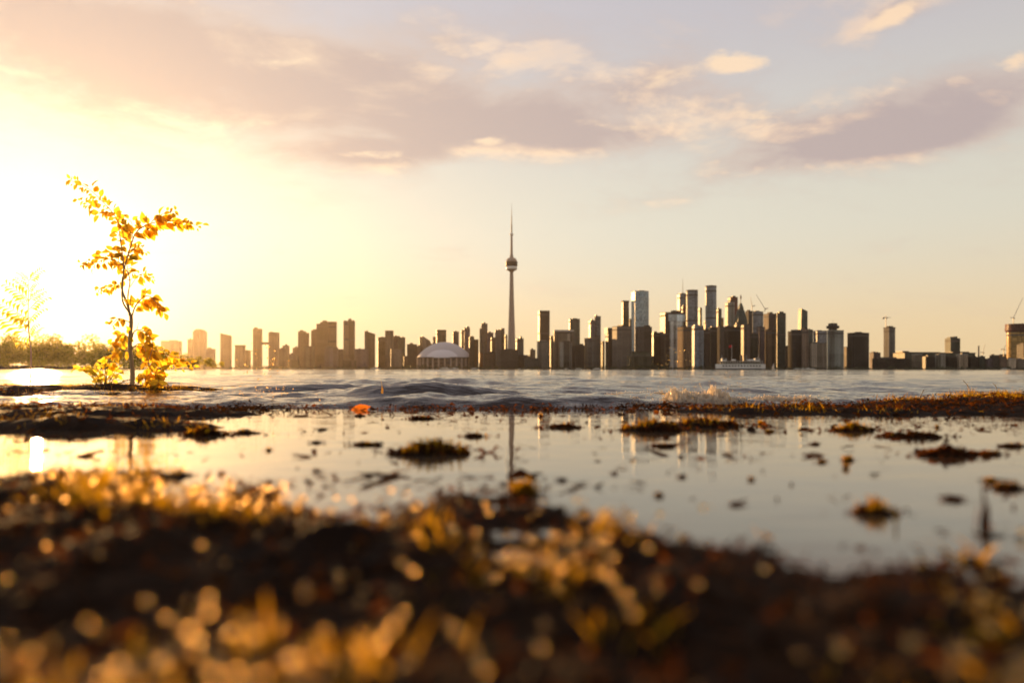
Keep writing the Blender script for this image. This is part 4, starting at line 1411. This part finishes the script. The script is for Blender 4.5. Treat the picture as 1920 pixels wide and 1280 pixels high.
def frond_plant():
    """young plant with feathered leaves in pairs"""
    Y = 6.2
    k = Y / F
    e = empty('feathery_seedling', (WX(56, Y), Y, 0.0), 0, 'upright seedling with paired feathery fronds beside the sapling', 'seedling')
    H = (728 - 530) * k
    cv = smoothcurve([(0, 0, -0.02), (0.01, 0, H * 0.3), (-0.015, 0, H * 0.6), (-0.01, 0, H)], 5)
    obj('stem', *tube(cv, [0.009 - 0.007 * i / (len(cv) - 1) for i in range(len(cv))], 6), M['bark'], e, True)
    rr = random.Random(8)
    for i in range(8):
        u = 0.38 + 0.62 * i / 7
        for s in (-1, 1):
            ln = (0.27 - 0.14 * (u - 0.38) / 0.62) * rr.uniform(0.6, 1.3)
            vs, fs = tube([(0, 0, 0), (ln * 0.5, 0, ln * 0.12), (ln, 0, ln * 0.05)], [0.0022, 0.0016, 0.0006], 4)
            nl = 7
            for j in range(nl):
                q = (j + 0.8) / nl
                for t2 in (-1, 1):
                    o = len(vs)
                    w = ln * 0.38 * (1 - 0.4 * q) * rr.uniform(0.75, 1.2)
                    x, z = ln * q, ln * 0.11 * math.sin(q * 2.6)
                    vs += [(x, 0, z), (x + w * 0.25, t2 * w * 0.45, z - 0.02 * ln), (x + w * 0.55, t2 * w, z - 0.10 * ln), (x + w * 0.62, t2 * w * 0.5, z - 0.03 * ln)]
                    fs.append((o, o + 1, o + 2, o + 3))
            fr = obj('frond', vs, fs, M['leafpale'], e)
            fr.location = (-0.012 * u, 0, H * min(1.0, u + rr.uniform(-0.03, 0.03)))
            fr.rotation_euler = (rr.uniform(-0.4, 0.4) + s * R(55), -R(18 + 22 * u) * 1, (0 if s > 0 else math.pi) + rr.uniform(-0.8, 0.8))


frond_plant()


def shrub(px, py, Y, wpx, hpx, n, label, seed, me_list=PALE, leafs=0.048):
    k = Y / F
    rr = random.Random(seed)
    e = empty('shrub', (WX(px, Y), Y, WZ(py, Y)), 0, label, 'shrub')
    per = max(1, n // 9)
    for b in range(9):
        a = rr.uniform(-1, 1)
        tip = Vector((a * wpx * 0.5 * k, rr.uniform(-0.25, 0.25), hpx * k * rr.uniform(0.55, 1.0) * (1 - 0.35 * abs(a))))
        cv = smoothcurve([(0, 0, 0), tip * 0.45 + Vector((0, 0, 0.04)), tip], 6)
        st2 = obj('stem', *tube(cv, [0.005 - 0.004 * i / (len(cv) - 1) for i in range(len(cv))], 5), M['bark'], e)
        for j in range(per):
            p = cv[rr.randrange(3, len(cv))]
            d = Vector((rr.uniform(-1, 1), rr.uniform(-1, 1), rr.uniform(-0.6, 0.5)))
            put_leaf(rr.choice(me_list), st2, p, d, (rr.uniform(-0.6, 0.6), -1.0, rr.uniform(-0.2, 0.9)), leafs * rr.uniform(0.7, 1.2))


shrub(196, 742, 4.9, 100, 92, 90, 'leafy low shrub at the foot of the sapling', 21)
shrub(292, 738, 4.5, 70, 60, 60, 'small leafy shoot bending over the water beside the sapling', 22, LEAVES, 0.055)


# ------------------------------------------------------------------ grass, weed and litter on the shore
def blades(P, L, Wd, lean, name, m, bend=0.5, az=None):
    """curved tapering blades; all arrays hold one value for each blade"""
    n = len(P)
    az = rng.uniform(0, 2 * np.pi, n) if az is None else az
    dx, dy = np.cos(az), np.sin(az)
    fa = az + np.pi / 2 + rng.normal(size=n) * 0.6
    wx, wy = np.cos(fa), np.sin(fa)
    V = np.zeros((n, 7, 3))
    segs = [0.0, 0.4, 0.75]
    for i, u in enumerate(segs + [1.0]):
        hor = L * (np.sin(lean) * u + bend * u * u * 0.5)
        ver = L * (np.cos(lean) * u - bend * u * u * 0.35)
        cx, cyy, cz = P[:, 0] + dx * hor, P[:, 1] + dy * hor, P[:, 2] + ver
        if i < 3:
            w = Wd * (1 - 0.35 * u) * 0.5
            V[:, 2 * i] = np.stack([cx - wx * w, cyy - wy * w, cz], -1)
            V[:, 2 * i + 1] = np.stack([cx + wx * w, cyy + wy * w, cz], -1)
        else:
            V[:, 6] = np.stack([cx, cyy, cz], -1)
    tri = np.array([[0, 1, 3], [0, 3, 2], [2, 3, 5], [2, 5, 4], [4, 5, 6]])
    Fa = (tri[None] + (np.arange(n) * 7)[:, None, None]).reshape(-1, 3)
    return arr_mesh(name, V, Fa)


def scatter(n, x0, x1, y0, y1, keep):
    x, y = rng.uniform(x0, x1, n), rng.uniform(y0, y1, n)
    z = ground_h(x, y)
    k = keep(x, y, z) > rng.random(n)
    return np.stack([x[k], y[k], z[k]], -1)


# foreground tufts: clumps of blades with bare mud between
cx_ = scatter(900, -0.75, 0.75, 0.24, 1.06, lambda x, y, z: sstep(z, 0.000, 0.014) * sstep(fbm2(x * 6.5 + 2, y * 6.5, 31, 3), 0.55, 0.64))
reps = rng.integers(8, 26, len(cx_))
Pg = np.repeat(cx_, reps, axis=0)
Pg[:, :2] += rng.normal(size=(len(Pg), 2)) * 0.011
Pg[:, 2] = ground_h(Pg[:, 0], Pg[:, 1]) - 0.002
Lg = rng.uniform(0.012, 0.042, len(Pg)) * np.clip(Pg[:, 1] / 0.55, 0.5, 1.1) * np.repeat(rng.choice([0.6, 0.9, 1.4], len(cx_), p=[0.5, 0.4, 0.1]), reps)
gm = blades(Pg, Lg, rng.uniform(0.0016, 0.0040, len(Pg)), np.abs(rng.normal(size=len(Pg)) * 0.95), 'grass', M['grass'], 0.7)
tag(link_mesh('foreground_grass', gm, M['grass']), 'blurred golden grass tufts on the near mud', 'grass', kind='stuff')

# the grassy right bank and left bank
Pr = scatter(80000, 0.55, 5.0, 1.7, 4.4, lambda x, y, z: (z > 0.004) * sstep(fbm2(x * 4 + 7, y * 4, 41, 3), 0.44, 0.60) * (0.35 + 0.65 * sstep(x, 0.9, 1.4)))
tag(link_mesh('right_bank_grass', blades(Pr, rng.uniform(0.008, 0.034, len(Pr)) * np.exp(rng.normal(size=len(Pr)) * 0.3), rng.uniform(0.001, 0.0028, len(Pr)), np.abs(rng.normal(size=len(Pr)) * 0.7), 'bank_grass', M['grass']), M['grass']),
    'short golden grass covering the broad low bank', 'grass', kind='stuff').name = 'bank_grass'
Pq = scatter(80000, -5.0, -0.5, 1.5, 5.3, lambda x, y, z: (z > 0.004) * sstep(fbm2(x * 4 + 1, y * 4, 43, 3), 0.42, 0.58))
tag(link_mesh('bank_grass', blades(Pq, rng.uniform(0.006, 0.026, len(Pq)) * np.exp(rng.normal(size=len(Pq)) * 0.3), rng.uniform(0.001, 0.0028, len(Pq)), np.abs(rng.normal(size=len(Pq)) * 0.8), 'bank_grass', M['grass']), M['grass']),
    'short glowing grass on the low bank around the sapling', 'grass', kind='stuff')


def litter(P, size, name, m, tilt=1.0):
    """small curled scraps of weed"""
    n = len(P)
    th = rng.uniform(0, 2 * np.pi, n)
    a = np.stack([np.cos(th), np.sin(th), rng.normal(size=n) * 0.35 * tilt], -1)
    b = np.stack([-np.sin(th), np.cos(th), rng.normal(size=n) * 0.6 * tilt], -1)
    L_ = (size * (0.5 + rng.random(n)))[:, None]
    W_ = L_ * rng.uniform(0.12, 0.5, (n, 1))
    up = np.zeros((n, 3))
    up[:, 2] = 1
    c = rng.normal(size=(n, 1)) * 0.35 * tilt
    V = np.stack([P - a * L_ - b * W_ * 0.4, P - a * L_ + b * W_ * 0.4, P - b * W_ + up * L_ * c, P + b * W_ + up * L_ * c, P + a * L_ - b * W_ * 0.3, P + a * L_ + b * W_ * 0.3], 1)
    q = np.array([[0, 2, 3, 1], [2, 4, 5, 3]])
    return arr_mesh(name, V, (q[None] + (np.arange(n) * 6)[:, None, None]).reshape(-1, 4))


# wrack thrown up along the sill and on the banks
n = 16000
x = rng.uniform(-3.4, 3.6, n)
yc = 2.66 + 0.10 * (fbm2(x * 2 + 5, x * 0, 51, 3) - 0.5) * 2 + 0.05 * x * (x > 0.4)
y = yc + rng.normal(size=n) * (0.07 + 0.10 * sstep(x, 0.3, 1.2) + 0.06 * sstep(-x, 0.7, 1.2))
keep = rng.random(n) < (0.25 + 0.75 * sstep(fbm2(x * 3.5, y * 6, 61, 3), 0.40, 0.55)) * (0.28 + 0.72 * np.maximum(sstep(x, 0.0, 0.35), sstep(-x, 0.75, 1.0)))
x, y = x[keep], y[keep]
z = np.maximum(ground_h(x, y), 0.0) + np.abs(rng.normal(size=len(x))) * 0.009
Pw = np.stack([x, y, z], -1)
tag(link_mesh('wrack', litter(Pw, 0.0075, 'wrack', M['weed']), M['weed']), 'brown line of washed-up weed between pool and lake', 'seaweed', kind='stuff')
Pb = scatter(26000, -4.0, 4.0, 1.5, 4.6, lambda x, y, z: (z > 0.0) * 0.8)
Pb[:, 2] += np.abs(rng.normal(size=len(Pb))) * 0.005
tag(link_mesh('bank_litter', litter(Pb, 0.008, 'bank_litter', M['weed']), M['weed']), 'scraps of brown weed and dead stems on the banks', 'litter', kind='stuff')
Pn = scatter(16000, -0.9, 0.9, 0.22, 1.15, lambda x, y, z: (z > -0.006) * 0.9)
Pn[:, 2] += np.abs(rng.normal(size=len(Pn))) * 0.004
tag(link_mesh('foreground_litter', litter(Pn, 0.0045, 'foreground_litter', M['weed']), M['weed']), 'blurred wet scraps of weed on the near mud', 'litter', kind='stuff')
Pc = scatter(1600, -0.9, 0.9, 0.22, 1.1, lambda x, y, z: (z > -0.008) * 0.9)
tag(blobs('foreground_clods', Pc, rng.uniform(0.0015, 0.0075, len(Pc)), M['pebble'], 0.5, squash=0.7, smooth=True), 'blurred wet crumbs of earth on the near mud', 'soil', kind='stuff')
# dew and splash drops that catch the sun, their gold helped by amber tint
Pd = np.concatenate([Pg[rng.integers(0, len(Pg), 640)] + np.stack([rng.normal(size=640) * 0.02, rng.normal(size=640) * 0.02, rng.uniform(0.004, 0.03, 640)], -1),
                     Pn[rng.integers(0, len(Pn), 240)] + np.array([0, 0, 0.004])])
tag(blobs('dew_drops', Pd, rng.uniform(0.0008, 0.0028, len(Pd)), M['drop'], 0.0, (ICO2, ICOF2), smooth=True), 'glinting water drops on the foreground grass', 'water drops', kind='stuff')
# flecks afloat on the pool
nf = 6500
y = 0.72 + 1.95 * rng.random(nf) ** 0.8
x = rng.uniform(-1.0, 1.0, nf) * (0.35 + y * 0.72)
k = rng.random(nf) < 0.05 + 0.85 * sstep(fbm2(x * 2.6 + 4, y * 6.5, 71, 4), 0.52, 0.63)
Pf = np.stack([x[k], y[k], np.full(k.sum(), 0.0014) + rng.random(k.sum()) * 0.0015], -1)
fl = litter(Pf, 0.0075 * np.exp(rng.normal(size=k.sum()) * 0.5), 'floating_flecks', M['weed'], 0.4)
tag(link_mesh('floating_flecks', fl, M['weed']), 'small dark flecks of weed floating on the still pool', 'flecks', kind='stuff')


# weed clumps standing out of the pool
def clump(px, py, wpx, hpx, label, gold=0.3, seed=0, name='weed_clump', deep=0.55):
    Y = CAMZ * F / (py - 692.0)
    k = Y / F
    w, h = wpx * k, hpx * k * 0.72
    r = np.random.default_rng(seed)
    e = empty(name, (WX(px, Y), Y, 0.0), 0, label, 'weed', 'weed clumps in the pool')
    nu, nv = 40, 26
    U, V = np.meshgrid(np.linspace(-1, 1, nu), np.linspace(-1, 1, nv))
    rad = np.sqrt(U ** 2 + V ** 2)
    prof = np.clip(1 - rad ** 1.3 * (0.45 + 1.5 * fbm2(U * 3.0 + seed, V * 3.0, seed, 4)), -0.4, 1)
    Z = h * prof * (0.55 + 0.7 * fbm2(U * 4 + seed, V * 4, seed + 5, 4)) - 0.002
    Xm, Ym = U * w / 2, V * w * deep / 2
    ids = np.arange(nu * nv).reshape(nv, nu)
    qd = np.stack([ids[:-1, :-1], ids[:-1, 1:], ids[1:, 1:], ids[1:, :-1]], -1).reshape(-1, 4)
    link_mesh('mound', arr_mesh('mound', np.stack([Xm, Ym, Z], -1), qd), M['pebble'], e, True)
    kk = np.flatnonzero(Z.ravel() > 0.0)
    if len(kk):
        ch = r.choice(kk, 260)
        P = np.stack([Xm.ravel()[ch], Ym.ravel()[ch], Z.ravel()[ch]], -1) + r.normal(size=(260, 3)) * np.array([w * 0.02, w * 0.02, 0.0015])
        sp_ = r.random(260) < 0.3
        P[sp_, 0] *= 1.0 + 0.9 * np.abs(r.normal(size=sp_.sum()))
        P[sp_, 1] *= 1.0 + 0.5 * np.abs(r.normal(size=sp_.sum()))
        P[sp_, 2] = 0.002
        s = tag(link_mesh('weed_scraps', litter(P, min(0.010, w * 0.07), 'weed_scraps', M['weed']), M['weed'], e), kind='stuff')
        ng = int(140 * gold)
        if ng:
            ch = r.choice(kk, ng)
            P = np.stack([Xm.ravel()[ch], Ym.ravel()[ch], Z.ravel()[ch]], -1)
            tag(link_mesh('sprouts', blades(P, r.uniform(0.3, 1.0, ng) * h + 0.004, r.uniform(0.0015, 0.0035, ng), np.abs(r.normal(size=ng) * 0.6), 'sprouts', M['grass']), M['grass'], e), kind='stuff')
    return e


CL = [(815, 850, 150, 34, 'broad weed clump with glowing sprouts alone in the open pool', 1.0), (1060, 801, 66, 11, 'flat black weed clump under the tall dark tower reflection', 0.05),
      (890, 818, 50, 10, 'small dark weed clump beside the tower reflection', 0.05), (1225, 806, 140, 26, 'ragged weed clump with golden tips below the breaking foam', 0.8),
      (1320, 798, 150, 22, 'weed raft joining the ragged clump to the grassy bank', 0.7), (1600, 806, 80, 18, 'small tufted weed clump near the grassy bank tip', 0.8),
      (1775, 852, 125, 22, 'smooth dark mound of weed off the grassy bank', 0.05), (1850, 850, 60, 10, 'low weed tail trailing from the smooth dark mound', 0.05),
      (1710, 818, 110, 13, 'flat dark weed patch at the edge of the grassy bank', 0.2), (1640, 962, 90, 32, 'dark weed lump with one bright sprout near the front mud', 0.35),
      (1790, 938, 46, 12, 'small round weed lump between two larger dark lumps', 0.0), (1890, 915, 70, 18, 'dark weed lump at the edge of the pool by a tall stalk', 0.1),
      (385, 816, 90, 22, 'brown mound off the glowing low bank', 0.25), (985, 928, 60, 34, 'pointed tuft under the mirrored pod of the tower', 0.7),
      (460, 812, 46, 9, 'flat brown weed tail beside the brown mound', 0.1), (1590, 862, 28, 9, 'tiny weed clump with an orange tip on open water', 0.6),
      (1152, 888, 26, 6, 'tiny dark weed speck on open water past the tower reflection', 0.0), (690, 834, 70, 6, 'thin floating weed strand with a yellow sprout', 0.3),
      (1895, 836, 60, 9, 'low weed patch beneath the grassy bank edge', 0.05), (790, 785, 60, 6, 'thin dark weed strip close to the breaker', 0.1), (1245, 836, 60, 8, 'dark floating weed under the ragged clump', 0.1)]
for i, (px, py, w, h, lb, g) in enumerate(CL):
    clump(px, py, w, h, lb, g, 100 + i)


rs = random.Random(77)
for i in range(34):
    py = 775 + 190 * rs.random() ** 1.6
    px = rs.uniform(480, 1900)
    clump(px, py, rs.uniform(10, 34) * (0.6 + (py - 760) / 200), rs.uniform(3, 8), 'tiny dark weed scrap afloat on the open pool', rs.choice((0, 0, 0.15, 0.3)), 300 + i, 'weed_scrap', rs.uniform(0.4, 0.8))['group'] = 'tiny weed scraps on the pool'


# tall stalks and single sprigs
def stalk(px, py, top, lab, n=7, lean=0.1, seed=0, m='grass', Y=None, name='grass_sprig', wide=0.003):
    Y = Y or CAMZ * F / (py - 692.0)
    k = Y / F
    r = np.random.default_rng(seed)
    X, Z0 = WX(px, Y), WZ(py, Y)
    e = empty(name, (X, Y, Z0), 0, lab, 'grass')
    H = (py - top) * k
    for i in range(n):
        P = np.array([[r.normal() * 0.003, r.normal() * 0.003, -0.004]])
        me = blades(P, np.array([H * (1.05 if i == 0 else r.uniform(0.4, 0.85))]), np.array([wide]), np.array([abs(r.normal()) * lean]), 'blade', M[m], 0.15)
        link_mesh('blade', me, M[m], e)


stalk(717, 736, 708, 'single green sprig sticking out of the breaking wave', 4, 0.15, 1, Y=3.2)
stalk(1848, 1010, 895, 'tall brown stalk at the edge of the near mud', 6, 0.12, 2, 'weed', Y=0.68, wide=0.0045)
stalk(1660, 1000, 935, 'bright yellow sprout beside a dark weed lump', 5, 0.3, 3, Y=0.70, wide=0.004)
stalk(1440, 1015, 968, 'yellow-green shoot on the rim of the near mud', 6, 0.3, 4, Y=0.64, wide=0.004)
stalk(985, 935, 895, 'short yellow shoot at the foot of the tower reflection', 5, 0.3, 5, Y=0.86, wide=0.004)
stalk(1130, 800, 776, 'thin sprig among the wrack by the foam', 3, 0.3, 6, Y=2.4)

# a fallen orange leaf on the breaker
lf = link_mesh('fallen_leaf', leaf_mesh('fallen_leaf', M['deadleaf'], 0.10, 0.05, 0.24), None)
lf.scale = (0.078, 0.078, 0.078)
lf.location = (WX(656, 2.62), 2.62, WZ(773, 2.62))
lf.rotation_euler = (R(62), R(-17), R(6))
tag(lf, 'fallen orange leaf tilted up at the edge of the breaking wave', 'leaf')

# bare twigs on the right bank
for i, (px, py, tx, ty, Y, lb) in enumerate(((1822, 735, 1806, 712, 3.9, 'thin bare twig leaning over the grassy bank'), (1870, 730, 1862, 717, 4.0, 'short forked twig on the far edge of the grassy bank'), (1726, 738, 1732, 729, 3.6, 'tiny dark twig at the waterline of the grassy bank'))):
    e = empty('twig', (WX(px, Y), Y, WZ(py, Y)), 0, lb, 'twig')
    tip = Vector((WX(tx, Y) - WX(px, Y), 0, WZ(ty, Y) - WZ(py, Y)))
    obj('stem', *tube(smoothcurve([(0, 0, -0.01), tip * 0.5 + Vector((0.004, 0, 0)), tip], 4), 0.0016, 5), M['bark'], e)
    obj('side_shoot', *tube([tip * 0.55, tip * 0.75 + Vector((0.02, 0, 0.01))], [0.0012, 0.0006], 5), M['bark'], e)


# breaking foam and thrown spray
def foam(px0, px1, Y, hpx, label, seed):
    k = Y / F
    w = (px1 - px0) * k
    e = empty('breaking_foam', (WX((px0 + px1) / 2, Y), Y, 0.0), 0, label, 'foam')
    nu, nv = 220, 60
    U, V = np.meshgrid(np.linspace(-1, 1, nu), np.linspace(-1, 1, nv))
    env = np.clip(1 - np.abs(U) ** 3, 0, 1) * np.clip(1 - V ** 2, 0, 1) * (0.25 + 1.1 * fbm2(U * 4 + seed * 3, V * 0, seed + 9, 2))
    sp1 = 1 - np.abs(2 * fbm2(U * 7 + seed, V * 3, seed, 4) - 1) * 1.5
    sp2 = 1 - np.abs(2 * fbm2(U * 34 + seed, V * 11, seed + 3, 4) - 1) * 1.9
    Z = hpx * k * env * (0.05 + 0.6 * np.clip(sp1, 0, 1) ** 2 + 0.5 * np.clip(sp2, -0.3, 1) * np.clip(sp1, 0.15, 1)) + 0.010
    Z -= 0.03 * (env < 0.05)
    X_, Y_ = U * w / 2, V * 0.11
    ids = np.arange(nu * nv).reshape(nv, nu)
    qd = np.stack([ids[:-1, :-1], ids[:-1, 1:], ids[1:, 1:], ids[1:, :-1]], -1).reshape(-1, 4)
    link_mesh('crest', arr_mesh('crest', np.stack([X_, Y_, Z], -1), qd), M['foam'], e, True)
    r = np.random.default_rng(seed)
    nb = 500
    ch = r.integers(0, nu * nv, nb)
    P = np.stack([X_.ravel()[ch], Y_.ravel()[ch], Z.ravel()[ch] + np.abs(r.normal(size=nb)) * 0.006], -1)
    bl = blobs('bubbles', P, r.uniform(0.0006, 0.0022, nb), M['foam'], 0.2, smooth=True)
    bl.parent = e
    tag(bl, kind='stuff')


foam(1236, 1402, 3.02, 34, 'golden breaking foam splashing at the sill', 5)
foam(1090, 1250, 3.0, 11, 'low fringe of foam leading to the golden splash', 6)
foam(1395, 1560, 3.1, 12, 'pinkish ripple of foam running up the grassy bank', 7)
foam(1130, 1330, 3.9, 9, 'thin far line of brown foam behind the splash', 8)


def spray(px0, px1, py0, py1, Y, n, label, seed, r0=0.0010, r1=0.0032):
    r = np.random.default_rng(seed)
    cx, cyy = (px0 + px1) / 2, py1
    u = np.clip(r.normal(size=n) * 0.42, -1, 1)
    v = r.random(n) ** 1.7 * (1 - 0.5 * np.abs(u))
    yy = Y + r.normal(size=n) * 0.12
    px, py = cx + u * (px1 - px0) / 2, py1 - v * (py1 - py0)
    P = np.stack([(px - 960) / F * yy, yy, CAMZ - (py - 692) / F * yy], -1)
    tag(blobs('water_spray', P, r.uniform(r0, r1, n) * (0.3 + 0.9 * r.random(n) ** 2), M['drop'], 0.0, smooth=True), label, 'spray', kind='stuff')


spray(385, 575, 630, 770, 3.6, 520, 'spray of bright droplets thrown up near the low bank', 31, 0.0016, 0.0042)
spray(1205, 1330, 640, 745, 3.05, 340, 'spray of droplets above the golden splash', 32)
spray(1310, 1420, 690, 755, 3.0, 160, 'few droplets flung over the foam towards the ferry', 33)
spray(560, 620, 735, 765, 3.1, 60, 'little droplets along the breaking wave crest', 34)


# ------------------------------------------------------------------ air
hz = bpy.data.materials.new('evening_haze')
hz.use_nodes = True
t = NT(hz.node_tree)
t.n.clear()
pvn = t.node('ShaderNodeVolumePrincipled')
pvn.inputs['Color'].default_value = (1.0, 0.86, 0.72, 1)
pvn.inputs['Density'].default_value = 0.000018
pvn.inputs['Anisotropy'].default_value = 0.83
o_ = t.node('ShaderNodeOutputMaterial')
t.l.new(pvn.outputs[0], o_.inputs['Volume'])
bxv, bxf = prism([(-3000, -3000), (3000, -3000), (3000, 3300), (-3000, 3300)], -3.0, 640.0)
tag(obj('haze', bxv, bxf, hz), 'warm evening haze over lake and city', kind='stuff')
